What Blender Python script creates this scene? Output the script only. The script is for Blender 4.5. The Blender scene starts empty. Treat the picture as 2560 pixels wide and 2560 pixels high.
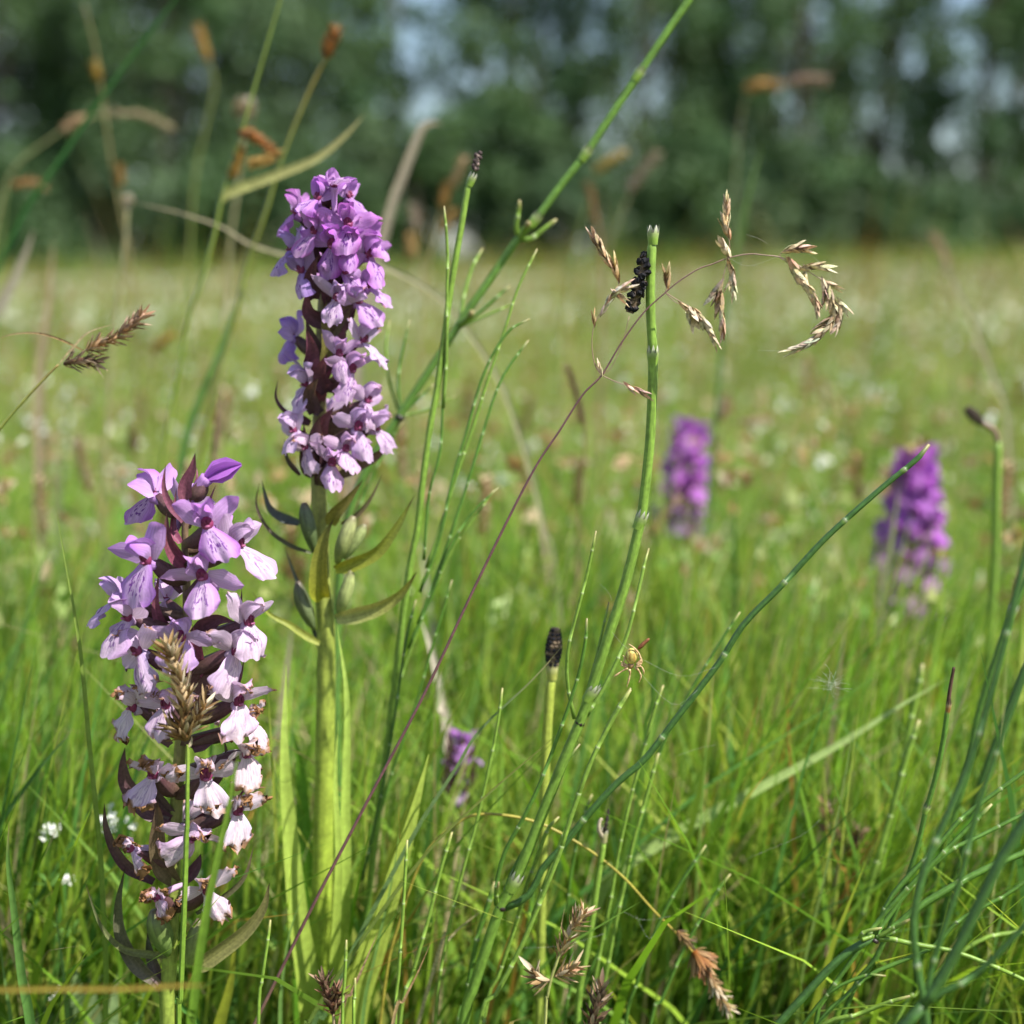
import bpy, math, random
import numpy as np
from mathutils import Vector

# ------------------------------------------------------------------ camera, sky, sun, exposure
SC = bpy.context.scene
COL = SC.collection
PITCH = math.radians(9.75)
CAMZ = 0.36
FPX = 2560 * 50 / 36.0
cam_d = bpy.data.cameras.new("camera")
cam = bpy.data.objects.new("camera", cam_d)
COL.objects.link(cam)
cam.location = (0, 0, CAMZ)
cam.rotation_euler = (math.pi / 2 - PITCH, 0, 0)
cam_d.lens = 50
cam_d.sensor_width = 36
cam_d.clip_start = 0.01
cam_d.clip_end = 2000
cam_d.dof.use_dof = True
cam_d.dof.focus_distance = 0.385
cam_d.dof.aperture_fstop = 7.0
SC.camera = cam

SUN_EL = math.radians(52)
SUN_AZ = math.radians(118)          # clockwise from +Y (view direction) towards +X
tosun = Vector((math.sin(SUN_AZ) * math.cos(SUN_EL), math.cos(SUN_AZ) * math.cos(SUN_EL), math.sin(SUN_EL)))
W = bpy.data.worlds.new("World")
SC.world = W
W.use_nodes = True
wn = W.node_tree.nodes
wl = W.node_tree.links
wn.clear()
w_out = wn.new("ShaderNodeOutputWorld")
w_bg = wn.new("ShaderNodeBackground")
w_sky = wn.new("ShaderNodeTexSky")
w_sky.sky_type = 'NISHITA'
w_sky.sun_disc = False
w_sky.sun_elevation = SUN_EL
w_sky.sun_rotation = SUN_AZ
w_bg.inputs["Strength"].default_value = 0.10
# fair-weather cloud veil mixed over the sky
w_tc = wn.new("ShaderNodeTexCoord")
w_no = wn.new("ShaderNodeTexNoise")
w_no.inputs["Scale"].default_value = 3.0
w_no.inputs["Detail"].default_value = 6
w_rp = wn.new("ShaderNodeMapRange")
w_rp.inputs[1].default_value = 0.42
w_rp.inputs[2].default_value = 0.68
w_rp.inputs[3].default_value = 0.0
w_rp.inputs[4].default_value = 0.75
w_mx = wn.new("ShaderNodeMix")
w_mx.data_type = 'RGBA'
w_mx.inputs[7].default_value = (4.2, 4.6, 5.2, 1)
wl.new(w_tc.outputs["Generated"], w_no.inputs["Vector"])
wl.new(w_no.outputs["Fac"], w_rp.inputs[0])
wl.new(w_rp.outputs[0], w_mx.inputs[0])
wl.new(w_sky.outputs[0], w_mx.inputs[6])
wl.new(w_mx.outputs[2], w_bg.inputs["Color"])
wl.new(w_bg.outputs[0], w_out.inputs["Surface"])

sun_d = bpy.data.lights.new("sun", 'SUN')
sun_d.energy = 4.8
sun_d.angle = math.radians(0.53)
sun_d.color = (1.0, 0.95, 0.87)
sun = bpy.data.objects.new("sun", sun_d)
COL.objects.link(sun)
sun.rotation_mode = 'QUATERNION'
sun.rotation_quaternion = tosun.to_track_quat('Z', 'Y')
sun.location = (3, -2, 5)

SC.view_settings.view_transform = 'Standard'
SC.view_settings.look = 'None'
SC.view_settings.gamma = 1
SC.view_settings.exposure = 1.02
SC.view_settings.use_curve_mapping = False
SC.render.engine = 'CYCLES'
SC.cycles.use_denoising = True
SC.cycles.max_bounces = 4
SC.cycles.diffuse_bounces = 3
SC.cycles.glossy_bounces = 2
SC.cycles.transmission_bounces = 4
SC.cycles.caustics_reflective = False
SC.cycles.caustics_refractive = False

rng = random.Random(7)
nrg = np.random.default_rng(11)


# ------------------------------------------------------------------ helpers
def P(u, v, Y):
    """photo pixel (2560 wide) on the upright plane at distance Y -> world point"""
    kx = (u - 1280) / FPX
    ky = -(v - 1280) / FPX
    d = Y / (math.cos(PITCH) + ky * math.sin(PITCH))
    return np.array([kx * d, Y, CAMZ - d * math.sin(PITCH) + ky * d * math.cos(PITCH)])


def path(pts, Y):
    """list of (u,v) or (u,v,dY) -> Nx3"""
    return np.array([P(p[0], p[1], Y + (p[2] if len(p) > 2 else 0.0)) for p in pts])


def to_ground(pp, lean=0.35, z=-0.004):
    """append a point where the stem meets the ground"""
    a, b = pp[-2], pp[-1]
    if b[2] <= z:
        return pp
    d = b - a
    d = d / (np.linalg.norm(d) + 1e-9)
    if d[2] > -0.5:
        d[2] = -0.5
    d[0] *= lean
    d[1] *= lean
    t = (b[2] - z) / -d[2]
    mid = b + d * t * 0.5
    end = b + d * t
    return np.vstack([pp, mid, end])


def catmull(a, n):
    a = np.asarray(a, float)
    if len(a) == 2:
        t = np.linspace(0, 1, n + 1)[:, None]
        return a[0] * (1 - t) + a[1] * t
    p = np.vstack([2 * a[0] - a[1], a, 2 * a[-1] - a[-2]])
    out = []
    for i in range(1, len(p) - 2):
        p0, p1, p2, p3 = p[i - 1], p[i], p[i + 1], p[i + 2]
        for k in range(n):
            t = k / n
            out.append(0.5 * (2 * p1 + (p2 - p0) * t + (2 * p0 - 5 * p1 + 4 * p2 - p3) * t * t + (3 * p1 - p0 - 3 * p2 + p3) * t ** 3))
    out.append(p[-2])
    return np.array(out)


def arclen(p):
    d = np.linalg.norm(np.diff(p, axis=0), axis=1)
    return np.concatenate([[0], np.cumsum(d)])


def resample(p, s):
    L = arclen(p)
    return np.stack([np.interp(s, L, p[:, k]) for k in range(p.shape[1])], axis=1)


def tangents(p):
    t = np.gradient(p, axis=0)
    return t / (np.linalg.norm(t, axis=1)[:, None] + 1e-12)


def lerp(a, b, t):
    return tuple(a[i] * (1 - t) + b[i] * t for i in range(3))


class MB:
    """collects vertices, faces, colours and a (s, v, id) pattern vector for ONE mesh object"""
    def __init__(self):
        self.V, self.F, self.C, self.U = [], [], [], []

    def add(self, V, F, C, U=None):
        o = len(self.V)
        self.V.extend([tuple(x) for x in V])
        self.F.extend([tuple(i + o for i in f) for f in F])
        self.C.extend([tuple(c) for c in C])
        self.U.extend(U if U is not None else [(0, 0, 0)] * len(V))
        return self

    def build(self, name, mat, parent=None, base=None, smooth=True):
        me = bpy.data.meshes.new(name)
        V = np.array(self.V, float)
        if base is not None:
            V = V - np.array(base)
        me.from_pydata(V.tolist(), [], self.F)
        ca = me.attributes.new("col", 'FLOAT_COLOR', 'POINT')
        c4 = np.ones((len(V), 4), np.float32)
        c4[:, :3] = np.array(self.C, np.float32)
        ca.data.foreach_set("color", c4.ravel())
        ua = me.attributes.new("pat", 'FLOAT_VECTOR', 'POINT')
        ua.data.foreach_set("vector", np.array(self.U, np.float32).ravel())
        if smooth:
            me.polygons.foreach_set("use_smooth", [True] * len(me.polygons))
        me.materials.append(mat)
        o = bpy.data.objects.new(name, me)
        COL.objects.link(o)
        if parent is not None:
            o.parent = parent
        return o


def tube(mb, p, rad, cols, sides=8, rib=0.0, close=True):
    p = np.asarray(p, float)
    n = len(p)
    rad = np.broadcast_to(np.asarray(rad, float), (n,))
    T = tangents(p)
    ref = np.array([0, 1.0, 0.1])
    if abs(T[0] @ ref) > 0.9:
        ref = np.array([1.0, 0, 0])
    N = np.cross(T[0], ref)
    N /= np.linalg.norm(N)
    V, C, U = [], [], []
    L = arclen(p)
    for i in range(n):
        N = N - T[i] * (N @ T[i])
        N /= np.linalg.norm(N) + 1e-12
        B = np.cross(T[i], N)
        for k in range(sides):
            a = 2 * math.pi * k / sides + (math.pi / 2 if sides == 3 else 0)
            r = rad[i] * (1 + (rib if k % 2 else -rib))
            V.append(p[i] + r * (math.cos(a) * N + math.sin(a) * B))
            C.append(cols[i] if len(cols) == n else cols[0])
            U.append((k / sides, L[i] * 100, 0))
    F = []
    for i in range(n - 1):
        for k in range(sides):
            a = i * sides + k
            b = i * sides + (k + 1) % sides
            F.append((a, b, b + sides, a + sides))
    if close:
        F.append(tuple(range(sides - 1, -1, -1)))
        F.append(tuple((n - 1) * sides + k for k in range(sides)))
    mb.add(V, F, C, U)
    return mb


def ribbon(mb, p, side, hw, cols, m=3, cup=0.0, uid=0.0, ruffle=0.0, seed=0, edge=None):
    """a leaf-like strip along p; side = Nx3 unit vectors; hw = half width; m columns each side"""
    p = np.asarray(p, float)
    n = len(p)
    T = tangents(p)
    V, C, U = [], [], []
    r = random.Random(seed)
    ph = [r.uniform(0, 6.28) for _ in range(4)]
    for i in range(n):
        nn = np.cross(T[i], side[i])
        nn /= np.linalg.norm(nn) + 1e-12
        for k in range(-m, m + 1):
            s = k / m
            off = cup * hw[i] * abs(s) ** 1.3
            if ruffle:
                off += ruffle * hw[i] * abs(s) * math.sin(ph[0] + 9 * i / n + 3 * s) + ruffle * 0.6 * hw[i] * math.sin(ph[1] + 17 * i / n + 5 * s) * abs(s)
            V.append(p[i] + side[i] * hw[i] * s + nn * off)
            c = cols[i] if len(cols) == n else cols[0]
            if edge is not None:
                c = lerp(c, edge, abs(s) ** 3 * 0.8)
            C.append(c)
            U.append((s, i / (n - 1), uid))
    w = 2 * m + 1
    F = []
    for i in range(n - 1):
        for k in range(w - 1):
            a = i * w + k
            F.append((a, a + 1, a + w + 1, a + w))
    mb.add(V, F, C, U)
    return mb


def rot_about(v, ax, ang):
    c, s = math.cos(ang), math.sin(ang)
    return v * c + np.cross(ax, v) * s + ax * (ax @ v) * (1 - c)


def blade_mesh(mb, pts, Y, wpx, c0, c1, twist=0.0, n=6, m=2, cup=0.25, taper=1.0, base_w=0.35, world=None, ctip=None, uid=0.0):
    """leaf / bract traced in the picture: pts from base to tip"""
    pp = catmull(world if world is not None else path(pts, Y), n)
    T = tangents(pp)
    N = len(pp)
    w = wpx / FPX * Y * 0.5 * 1.02
    hw, cols, side = [], [], []
    for i in range(N):
        t = i / (N - 1)
        prof = base_w + (1 - base_w) * min(1, t / 0.22) if t < 0.22 else max(0.02, (1 - ((t - 0.22) / 0.78) ** (1.6 * taper)))
        hw.append(w * prof)
        c = lerp(c0, c1, t)
        if ctip is not None and t > 0.85:
            c = lerp(c, ctip, (t - 0.85) / 0.15)
        cols.append(c)
        s = np.cross(T[i], np.array([0, 1.0, 0]))
        s /= np.linalg.norm(s) + 1e-9
        side.append(rot_about(s, T[i], twist))
    return ribbon(mb, pp, side, hw, cols, m=m, cup=cup, uid=uid)


# ------------------------------------------------------------------ materials
def mat_new(name):
    m = bpy.data.materials.new(name)
    m.use_nodes = True
    m.node_tree.nodes.clear()
    return m, m.node_tree.nodes, m.node_tree.links


def plant_mat(name, rough=0.5, trans=0.3, noise_scale=900.0, noise_amt=0.35, stretch=None, spec=0.35, tint=(1.0, 1.0, 0.55), streak=0.0, sheen=0.0):
    m, nd, lk = mat_new(name)
    out = nd.new("ShaderNodeOutputMaterial")
    at = nd.new("ShaderNodeAttribute")
    at.attribute_name = "col"
    no = nd.new("ShaderNodeTexNoise")
    no.inputs["Scale"].default_value = noise_scale
    no.inputs["Detail"].default_value = 3
    tc = nd.new("ShaderNodeTexCoord")
    lk.new(tc.outputs["Object"], no.inputs["Vector"])
    mr = nd.new("ShaderNodeMapRange")
    mr.inputs[1].default_value = 0.3
    mr.inputs[2].default_value = 0.7
    mr.inputs[3].default_value = 1 - noise_amt
    mr.inputs[4].default_value = 1 + noise_amt * 0.7
    lk.new(no.outputs["Fac"], mr.inputs[0])
    val = mr.outputs[0]
    if streak:
        pa = nd.new("ShaderNodeAttribute")
        pa.attribute_name = "pat"
        sp = nd.new("ShaderNodeSeparateXYZ")
        lk.new(pa.outputs["Vector"], sp.inputs[0])
        cb = nd.new("ShaderNodeCombineXYZ")
        mu = nd.new("ShaderNodeMath"); mu.operation = 'MULTIPLY'; mu.inputs[1].default_value = 7.0
        lk.new(sp.outputs[0], mu.inputs[0])
        mu2 = nd.new("ShaderNodeMath"); mu2.operation = 'MULTIPLY'; mu2.inputs[1].default_value = 0.8
        lk.new(sp.outputs[1], mu2.inputs[0])
        lk.new(mu.outputs[0], cb.inputs[0]); lk.new(mu2.outputs[0], cb.inputs[1]); lk.new(sp.outputs[2], cb.inputs[2])
        n2 = nd.new("ShaderNodeTexNoise"); n2.inputs["Scale"].default_value = 1.6; n2.inputs["Detail"].default_value = 2
        lk.new(cb.outputs[0], n2.inputs["Vector"])
        m2 = nd.new("ShaderNodeMapRange")
        m2.inputs[1].default_value = 0.35; m2.inputs[2].default_value = 0.65
        m2.inputs[3].default_value = 1 - streak; m2.inputs[4].default_value = 1 + streak * 0.5
        lk.new(n2.outputs["Fac"], m2.inputs[0])
        mm = nd.new("ShaderNodeMath"); mm.operation = 'MULTIPLY'
        lk.new(val, mm.inputs[0]); lk.new(m2.outputs[0], mm.inputs[1])
        val = mm.outputs[0]
    mx = nd.new("ShaderNodeVectorMath"); mx.operation = 'SCALE'
    lk.new(at.outputs["Color"], mx.inputs[0])
    lk.new(val, mx.inputs["Scale"])
    bs = nd.new("ShaderNodeBsdfPrincipled")
    bs.inputs["Roughness"].default_value = rough
    bs.inputs["Specular IOR Level"].default_value = spec
    lk.new(mx.outputs[0], bs.inputs["Base Color"])
    bp = nd.new("ShaderNodeBump")
    bp.inputs["Strength"].default_value = 0.25
    bp.inputs["Distance"].default_value = 0.0002
    lk.new(no.outputs["Fac"], bp.inputs["Height"])
    lk.new(bp.outputs[0], bs.inputs["Normal"])
    if trans > 0:
        tr = nd.new("ShaderNodeBsdfTranslucent")
        tm = nd.new("ShaderNodeVectorMath"); tm.operation = 'MULTIPLY'
        tm.inputs[1].default_value = tint
        lk.new(mx.outputs[0], tm.inputs[0])
        lk.new(tm.outputs[0], tr.inputs["Color"])
        ms = nd.new("ShaderNodeMixShader")
        ms.inputs[0].default_value = trans
        lk.new(bs.outputs[0], ms.inputs[1])
        lk.new(tr.outputs[0], ms.inputs[2])
        lk.new(ms.outputs[0], out.inputs["Surface"])
    else:
        lk.new(bs.outputs[0], out.inputs["Surface"])
    return m


def petal_mat(name, marks):
    m, nd, lk = mat_new(name)
    out = nd.new("ShaderNodeOutputMaterial")
    at = nd.new("ShaderNodeAttribute"); at.attribute_name = "col"
    pa = nd.new("ShaderNodeAttribute"); pa.attribute_name = "pat"
    sp = nd.new("ShaderNodeSeparateXYZ")
    lk.new(pa.outputs["Vector"], sp.inputs[0])

    def math_(op, a, b=None, c=None):
        n = nd.new("ShaderNodeMath"); n.operation = op
        for i, x in enumerate((a, b, c)):
            if x is None:
                continue
            if isinstance(x, (int, float)):
                n.inputs[i].default_value = x
            else:
                lk.new(x, n.inputs[i])
        return n.outputs[0]

    def rng_(x, a, b, lo=0.0, hi=1.0):
        n = nd.new("ShaderNodeMapRange")
        n.interpolation_type = 'SMOOTHSTEP'
        lk.new(x, n.inputs[0])
        for i, q in enumerate((a, b, lo, hi)):
            n.inputs[i + 1].default_value = q
        return n.outputs[0]

    s, v, uid = sp.outputs[0], sp.outputs[1], sp.outputs[2]
    # faint lengthwise veins
    cb = nd.new("ShaderNodeCombineXYZ")
    lk.new(math_('MULTIPLY', s, 9.0), cb.inputs[0])
    lk.new(math_('MULTIPLY', v, 1.2), cb.inputs[1])
    lk.new(uid, cb.inputs[2])
    vn = nd.new("ShaderNodeTexNoise"); vn.inputs["Scale"].default_value = 1.4; vn.inputs["Detail"].default_value = 2
    lk.new(cb.outputs[0], vn.inputs["Vector"])
    vein = rng_(vn.outputs["Fac"], 0.35, 0.65, 0.82, 1.05)
    mx = nd.new("ShaderNodeVectorMath"); mx.operation = 'SCALE'
    lk.new(at.outputs["Color"], mx.inputs[0]); lk.new(vein, mx.inputs["Scale"])
    col = mx.outputs[0]
    if marks:
        ab = math_('ABSOLUTE', s)
        # broken loop line
        wob = math_('MULTIPLY', math_('SINE', math_('ADD', math_('MULTIPLY', v, 16.0), math_('MULTIPLY', uid, 5.0))), 0.035)
        d1 = math_('ABSOLUTE', math_('SUBTRACT', math_('SUBTRACT', ab, wob), 0.34))
        loop = rng_(d1, 0.06, 0.03)
        cb2 = nd.new("ShaderNodeCombineXYZ")
        lk.new(math_('MULTIPLY', s, 8.0), cb2.inputs[0])
        lk.new(math_('MULTIPLY', v, 5.5), cb2.inputs[1])
        lk.new(math_('MULTIPLY', uid, 3.7), cb2.inputs[2])
        nz = nd.new("ShaderNodeTexNoise"); nz.inputs["Scale"].default_value = 1.25; nz.inputs["Detail"].default_value = 1
        lk.new(cb2.outputs[0], nz.inputs["Vector"])
        dash = rng_(nz.outputs["Fac"], 0.55, 0.60)
        brk = rng_(nz.outputs["Fac"], 0.40, 0.46)
        pat = math_('MAXIMUM', math_('MULTIPLY', loop, brk), math_('MULTIPLY', dash, rng_(ab, 0.52, 0.40)))
        pat = math_('MULTIPLY', pat, math_('MULTIPLY', rng_(v, 0.80, 0.66), rng_(v, 0.04, 0.12)))
        sc_ = nd.new("ShaderNodeSeparateColor"); lk.new(at.outputs["Color"], sc_.inputs[0])
        stg = rng_(math_('SUBTRACT', sc_.outputs[2], sc_.outputs[1]), 0.02, 0.26, 0.22, 0.9)
        pat = math_('MULTIPLY', pat, stg)
        mm = nd.new("ShaderNodeMix"); mm.data_type = 'RGBA'
        lk.new(pat, mm.inputs[0]); lk.new(col, mm.inputs[6])
        mm.inputs[7].default_value = (0.14, 0.02, 0.26, 1)
        col = mm.outputs[2]
    bs = nd.new("ShaderNodeBsdfPrincipled")
    bs.inputs["Roughness"].default_value = 0.7
    bs.inputs["Specular IOR Level"].default_value = 0.18
    lk.new(col, bs.inputs["Base Color"])
    tc = nd.new("ShaderNodeTexCoord")
    nb = nd.new("ShaderNodeTexNoise"); nb.inputs["Scale"].default_value = 1500
    lk.new(tc.outputs["Object"], nb.inputs["Vector"])
    bp = nd.new("ShaderNodeBump"); bp.inputs["Strength"].default_value = 0.35; bp.inputs["Distance"].default_value = 0.0003
    lk.new(math_("ADD", nb.outputs["Fac"], vn.outputs["Fac"]), bp.inputs["Height"]); lk.new(bp.outputs[0], bs.inputs["Normal"])
    tr = nd.new("ShaderNodeBsdfTranslucent"); lk.new(col, tr.inputs["Color"])
    ms = nd.new("ShaderNodeMixShader"); ms.inputs[0].default_value = 0.38
    lk.new(bs.outputs[0], ms.inputs[1]); lk.new(tr.outputs[0], ms.inputs[2])
    lk.new(ms.outputs[0], out.inputs["Surface"])
    return m


M_LEAF = plant_mat("leaf", rough=0.45, trans=0.32, noise_scale=420, noise_amt=0.18, streak=0.22)
M_BRACT = plant_mat("bract", rough=0.5, trans=0.22, noise_scale=1300, noise_amt=0.28, streak=0.25, tint=(1.1, 0.9, 0.7))
M_STEM = plant_mat("stem", rough=0.45, trans=0.0, noise_scale=700, noise_amt=0.22, spec=0.4, streak=0.25)
M_DRY = plant_mat("dry", rough=0.75, trans=0.18, noise_scale=1100, noise_amt=0.45, spec=0.2, tint=(1, 0.85, 0.6), streak=0.2)
M_CONE = plant_mat("cone", rough=0.85, trans=0.0, noise_scale=2600, noise_amt=0.7, spec=0.15)
M_GRASS = plant_mat("grass", rough=0.42, trans=0.42, noise_scale=60, noise_amt=0.15, spec=0.3)
M_TREE = plant_mat("tree_leaves", rough=0.55, trans=0.25, noise_scale=0.7, noise_amt=0.35, spec=0.25)
M_BARK = plant_mat("bark", rough=0.9, trans=0.0, noise_scale=9, noise_amt=0.45, spec=0.1)
M_WHITE = plant_mat("white_petals", rough=0.6, trans=0.3, noise_scale=800, noise_amt=0.1, tint=(1, 1, 1))
M_WEB = plant_mat("cobweb", rough=0.3, trans=0.3, noise_scale=600, noise_amt=0.1, tint=(1, 1, 1))
M_SPIDER = plant_mat("spider_skin", rough=0.4, trans=0.0, noise_scale=2600, noise_amt=0.35, spec=0.5)
M_PETAL = petal_mat("petal", False)
M_LIP = petal_mat("lip", True)


def tag(o, label, cat, group=None, kind=None):
    if label:
        o["label"] = label
    if cat:
        o["category"] = cat
    if group:
        o["group"] = group
    if kind:
        o["kind"] = kind
    return o


def thing(name, loc, label, cat, group=None):
    e = bpy.data.objects.new(name, None)
    e.location = tuple(loc)
    e.empty_display_size = 0.01
    COL.objects.link(e)
    return tag(e, label, cat, group)


def copy_tree(o, parent=None):
    c = o.copy()
    COL.objects.link(c)
    c.parent = parent
    for ch in o.children:
        copy_tree(ch, c)
    return c


# ------------------------------------------------------------------ ground
def gz(x, y):
    """the far meadow tilts gently: a little lower to one side, higher to the other"""
    r = np.hypot(x, y)
    return 0.020 * x * np.clip((r - 8) / 30, 0, 1) * (np.abs(x) < 60) + 1.2 * np.sign(x) * np.clip((r - 8) / 30, 0, 1) * (np.abs(x) >= 60)


def make_ground():
    m, nd, lk = mat_new("meadow_soil")
    out = nd.new("ShaderNodeOutputMaterial")
    bs = nd.new("ShaderNodeBsdfPrincipled")
    bs.inputs["Roughness"].default_value = 0.95
    bs.inputs["Specular IOR Level"].default_value = 0.1
    tc = nd.new("ShaderNodeTexCoord")
    n1 = nd.new("ShaderNodeTexNoise"); n1.inputs["Scale"].default_value = 2.2; n1.inputs["Detail"].default_value = 8
    n2 = nd.new("ShaderNodeTexNoise"); n2.inputs["Scale"].default_value = 60; n2.inputs["Detail"].default_value = 6
    lk.new(tc.outputs["Object"], n1.inputs["Vector"]); lk.new(tc.outputs["Object"], n2.inputs["Vector"])
    r1 = nd.new("ShaderNodeValToRGB")
    r1.color_ramp.elements[0].position = 0.35; r1.color_ramp.elements[0].color = (0.10, 0.15, 0.03, 1)
    r1.color_ramp.elements[1].position = 0.68; r1.color_ramp.elements[1].color = (0.19, 0.17, 0.07, 1)
    lk.new(n1.outputs["Fac"], r1.inputs[0])
    mr = nd.new("ShaderNodeMapRange"); mr.inputs[3].default_value = 0.45; mr.inputs[4].default_value = 1.5
    lk.new(n2.outputs["Fac"], mr.inputs[0])
    mx = nd.new("ShaderNodeVectorMath"); mx.operation = 'SCALE'
    lk.new(r1.outputs[0], mx.inputs[0]); lk.new(mr.outputs[0], mx.inputs["Scale"])
    lk.new(mx.outputs[0], bs.inputs["Base Color"])
    bp = nd.new("ShaderNodeBump"); bp.inputs["Distance"].default_value = 0.02
    lk.new(n2.outputs["Fac"], bp.inputs["Height"]); lk.new(bp.outputs[0], bs.inputs["Normal"])
    lk.new(bs.outputs[0], out.inputs["Surface"])
    # a gently uneven sheet, fine near the viewer and coarse towards the horizon
    ax = np.concatenate([-np.geomspace(600, 0.6, 26), [0], np.geomspace(0.6, 600, 26)])
    ay = np.concatenate([-np.geomspace(300, 0.6, 16), [0], np.geomspace(0.4, 900, 40)])
    V, F, C = [], [], []
    for y in ay:
        for x in ax:
            z = 0.0
            r = math.hypot(x, y)
            z = float(gz(np.array(x), np.array(y)))
            V.append((x, y, z - 0.002))
            C.append((0.1, 0.1, 0.05))
    w = len(ax)
    for j in range(len(ay) - 1):
        for i in range(w - 1):
            F.append((j * w + i, j * w + i + 1, (j + 1) * w + i + 1, (j + 1) * w + i))
    o = MB().add(V, F, C).build("ground", m)
    o["kind"] = "structure"
    o["label"] = "green meadow ground running out to the tree line"


make_ground()


# ------------------------------------------------------------------ meadow grass (stuff)
def np_mesh(name, V, F3, F4, C, mat, smooth=True):
    me = bpy.data.meshes.new(name)
    nv = len(V)
    me.vertices.add(nv)
    me.vertices.foreach_set("co", V.astype(np.float32).ravel())
    faces = []
    n4, n3 = len(F4), len(F3)
    loops = np.concatenate([F4.ravel(), F3.ravel()]).astype(np.int32)
    me.loops.add(len(loops))
    me.loops.foreach_set("vertex_index", loops)
    me.polygons.add(n4 + n3)
    starts = np.concatenate([np.arange(n4) * 4, n4 * 4 + np.arange(n3) * 3]).astype(np.int32)
    me.polygons.foreach_set("loop_start", starts)
    me.update(calc_edges=True)
    if smooth:
        me.polygons.foreach_set("use_smooth", np.ones(n4 + n3, bool))
    ca = me.attributes.new("col", 'FLOAT_COLOR', 'POINT')
    c4 = np.ones((nv, 4), np.float32)
    c4[:, :3] = C
    ca.data.foreach_set("color", c4.ravel())
    me.materials.append(mat)
    me.validate()
    o = bpy.data.objects.new(name, me)
    COL.objects.link(o)
    return o


PAL = np.array([(0.172, 0.335, 0.03), (0.29, 0.45, 0.048), (0.105, 0.255, 0.052), (0.39, 0.47, 0.08), (0.23, 0.395, 0.075), (0.52, 0.42, 0.25), (0.38, 0.20, 0.05), (0.47, 0.48, 0.20)])
PPROB = np.array([0.21, 0.24, 0.12, 0.18, 0.11, 0.06, 0.02, 0.06])


def grass(name, n, r0, r1, power, half_ang, hmin, hmax, wmin, wmax, wscale, segs, prob=PPROB, lean=0.35, exclude=None, warm=1.0, gain=1.0):
    r = r0 * (r1 / r0) ** (nrg.random(n) ** power)
    a = (nrg.random(n) * 2 - 1) * half_ang
    x, y = r * np.sin(a), r * np.cos(a)
    if exclude is not None:
        keep = exclude(x, y)
        x, y, r = x[keep], y[keep], r[keep]
        n = len(x)
    # patchy height and colour
    patch = np.sin(x * 3.1 + 1.3) * np.sin(y * 2.3 + 0.7) * 0.5 + np.sin(x * 0.9 + y * 1.7) * 0.5
    # tussocks: clumps whose size grows with distance, some lush and dark, some thin and straw-pale
    lr = np.log(np.maximum(r, 0.1)) * 13.0
    an = np.arctan2(x, y) * 24.0
    cl = np.zeros(n)
    crng = np.random.default_rng(5)
    for f in (0.6, 1.0, 1.7, 2.9):
        for _ in range(3):
            d = crng.normal(size=2); d /= np.linalg.norm(d)
            cl += np.sin((lr * d[0] + an * d[1]) * f + crng.random() * 6.28) / (f ** 0.5)
    cl = np.clip(cl / 3.2, -1, 1)
    h = (hmin + (hmax - hmin) * nrg.random(n) ** 1.4) * (1 + 0.14 * patch + 0.16 * cl)
    w = (wmin + (wmax - wmin) * nrg.random(n)) * np.maximum(1, r / wscale)
    az = nrg.random(n) * 2 * np.pi
    ln = lean * np.abs(nrg.normal(size=n)) * h
    # wind-combed: leans lightly to the right
    dx, dy = np.cos(az) * ln + 0.10 * h, np.sin(az) * ln
    fa = nrg.random(n) * 2 * np.pi
    sx, sy = np.cos(fa), np.sin(fa)
    ci = nrg.choice(len(PAL), size=n, p=prob / prob.sum())
    cc = PAL[ci] * (0.75 + 0.5 * nrg.random((n, 1)))
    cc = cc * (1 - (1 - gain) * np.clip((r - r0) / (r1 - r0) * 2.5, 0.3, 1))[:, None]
    dry_ = np.clip(-cl, 0, 1)[:, None] * 0.42 * warm
    cc = cc * (1 - dry_) + np.array([0.38, 0.40, 0.17]) * dry_
    cc = cc * (1 - 0.30 * np.clip(cl, 0, 1)[:, None])
    S = segs + 1
    V = np.zeros((n, 2 * S - 1, 3))
    C = np.zeros((n, 2 * S - 1, 3))
    for k in range(S):
        t = k / segs
        cx = x + dx * t * t
        cy = y + dy * t * t
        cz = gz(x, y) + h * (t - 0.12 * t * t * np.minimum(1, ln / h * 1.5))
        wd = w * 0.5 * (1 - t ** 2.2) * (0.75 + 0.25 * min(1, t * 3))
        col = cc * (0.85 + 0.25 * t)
        if k < segs:
            V[:, 2 * k] = np.stack([cx - sx * wd, cy - sy * wd, cz], 1)
            V[:, 2 * k + 1] = np.stack([cx + sx * wd, cy + sy * wd, cz], 1)
            C[:, 2 * k] = col
            C[:, 2 * k + 1] = col
        else:
            V[:, 2 * k] = np.stack([cx, cy, cz], 1)
            C[:, 2 * k] = col
    nvb = 2 * S - 1
    base = (np.arange(n) * nvb)[:, None, None]
    q = np.array([[2 * k, 2 * k + 1, 2 * k + 3, 2 * k + 2] for k in range(segs - 1)])[None]
    F4 = (base + q).reshape(-1, 4)
    F3 = (np.arange(n) * nvb)[:, None] + np.array([2 * (segs - 1), 2 * (segs - 1) + 1, 2 * segs])[None]
    return np_mesh(name, V.reshape(-1, 3), F3, F4, C.reshape(-1, 3), M_GRASS)


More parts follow.
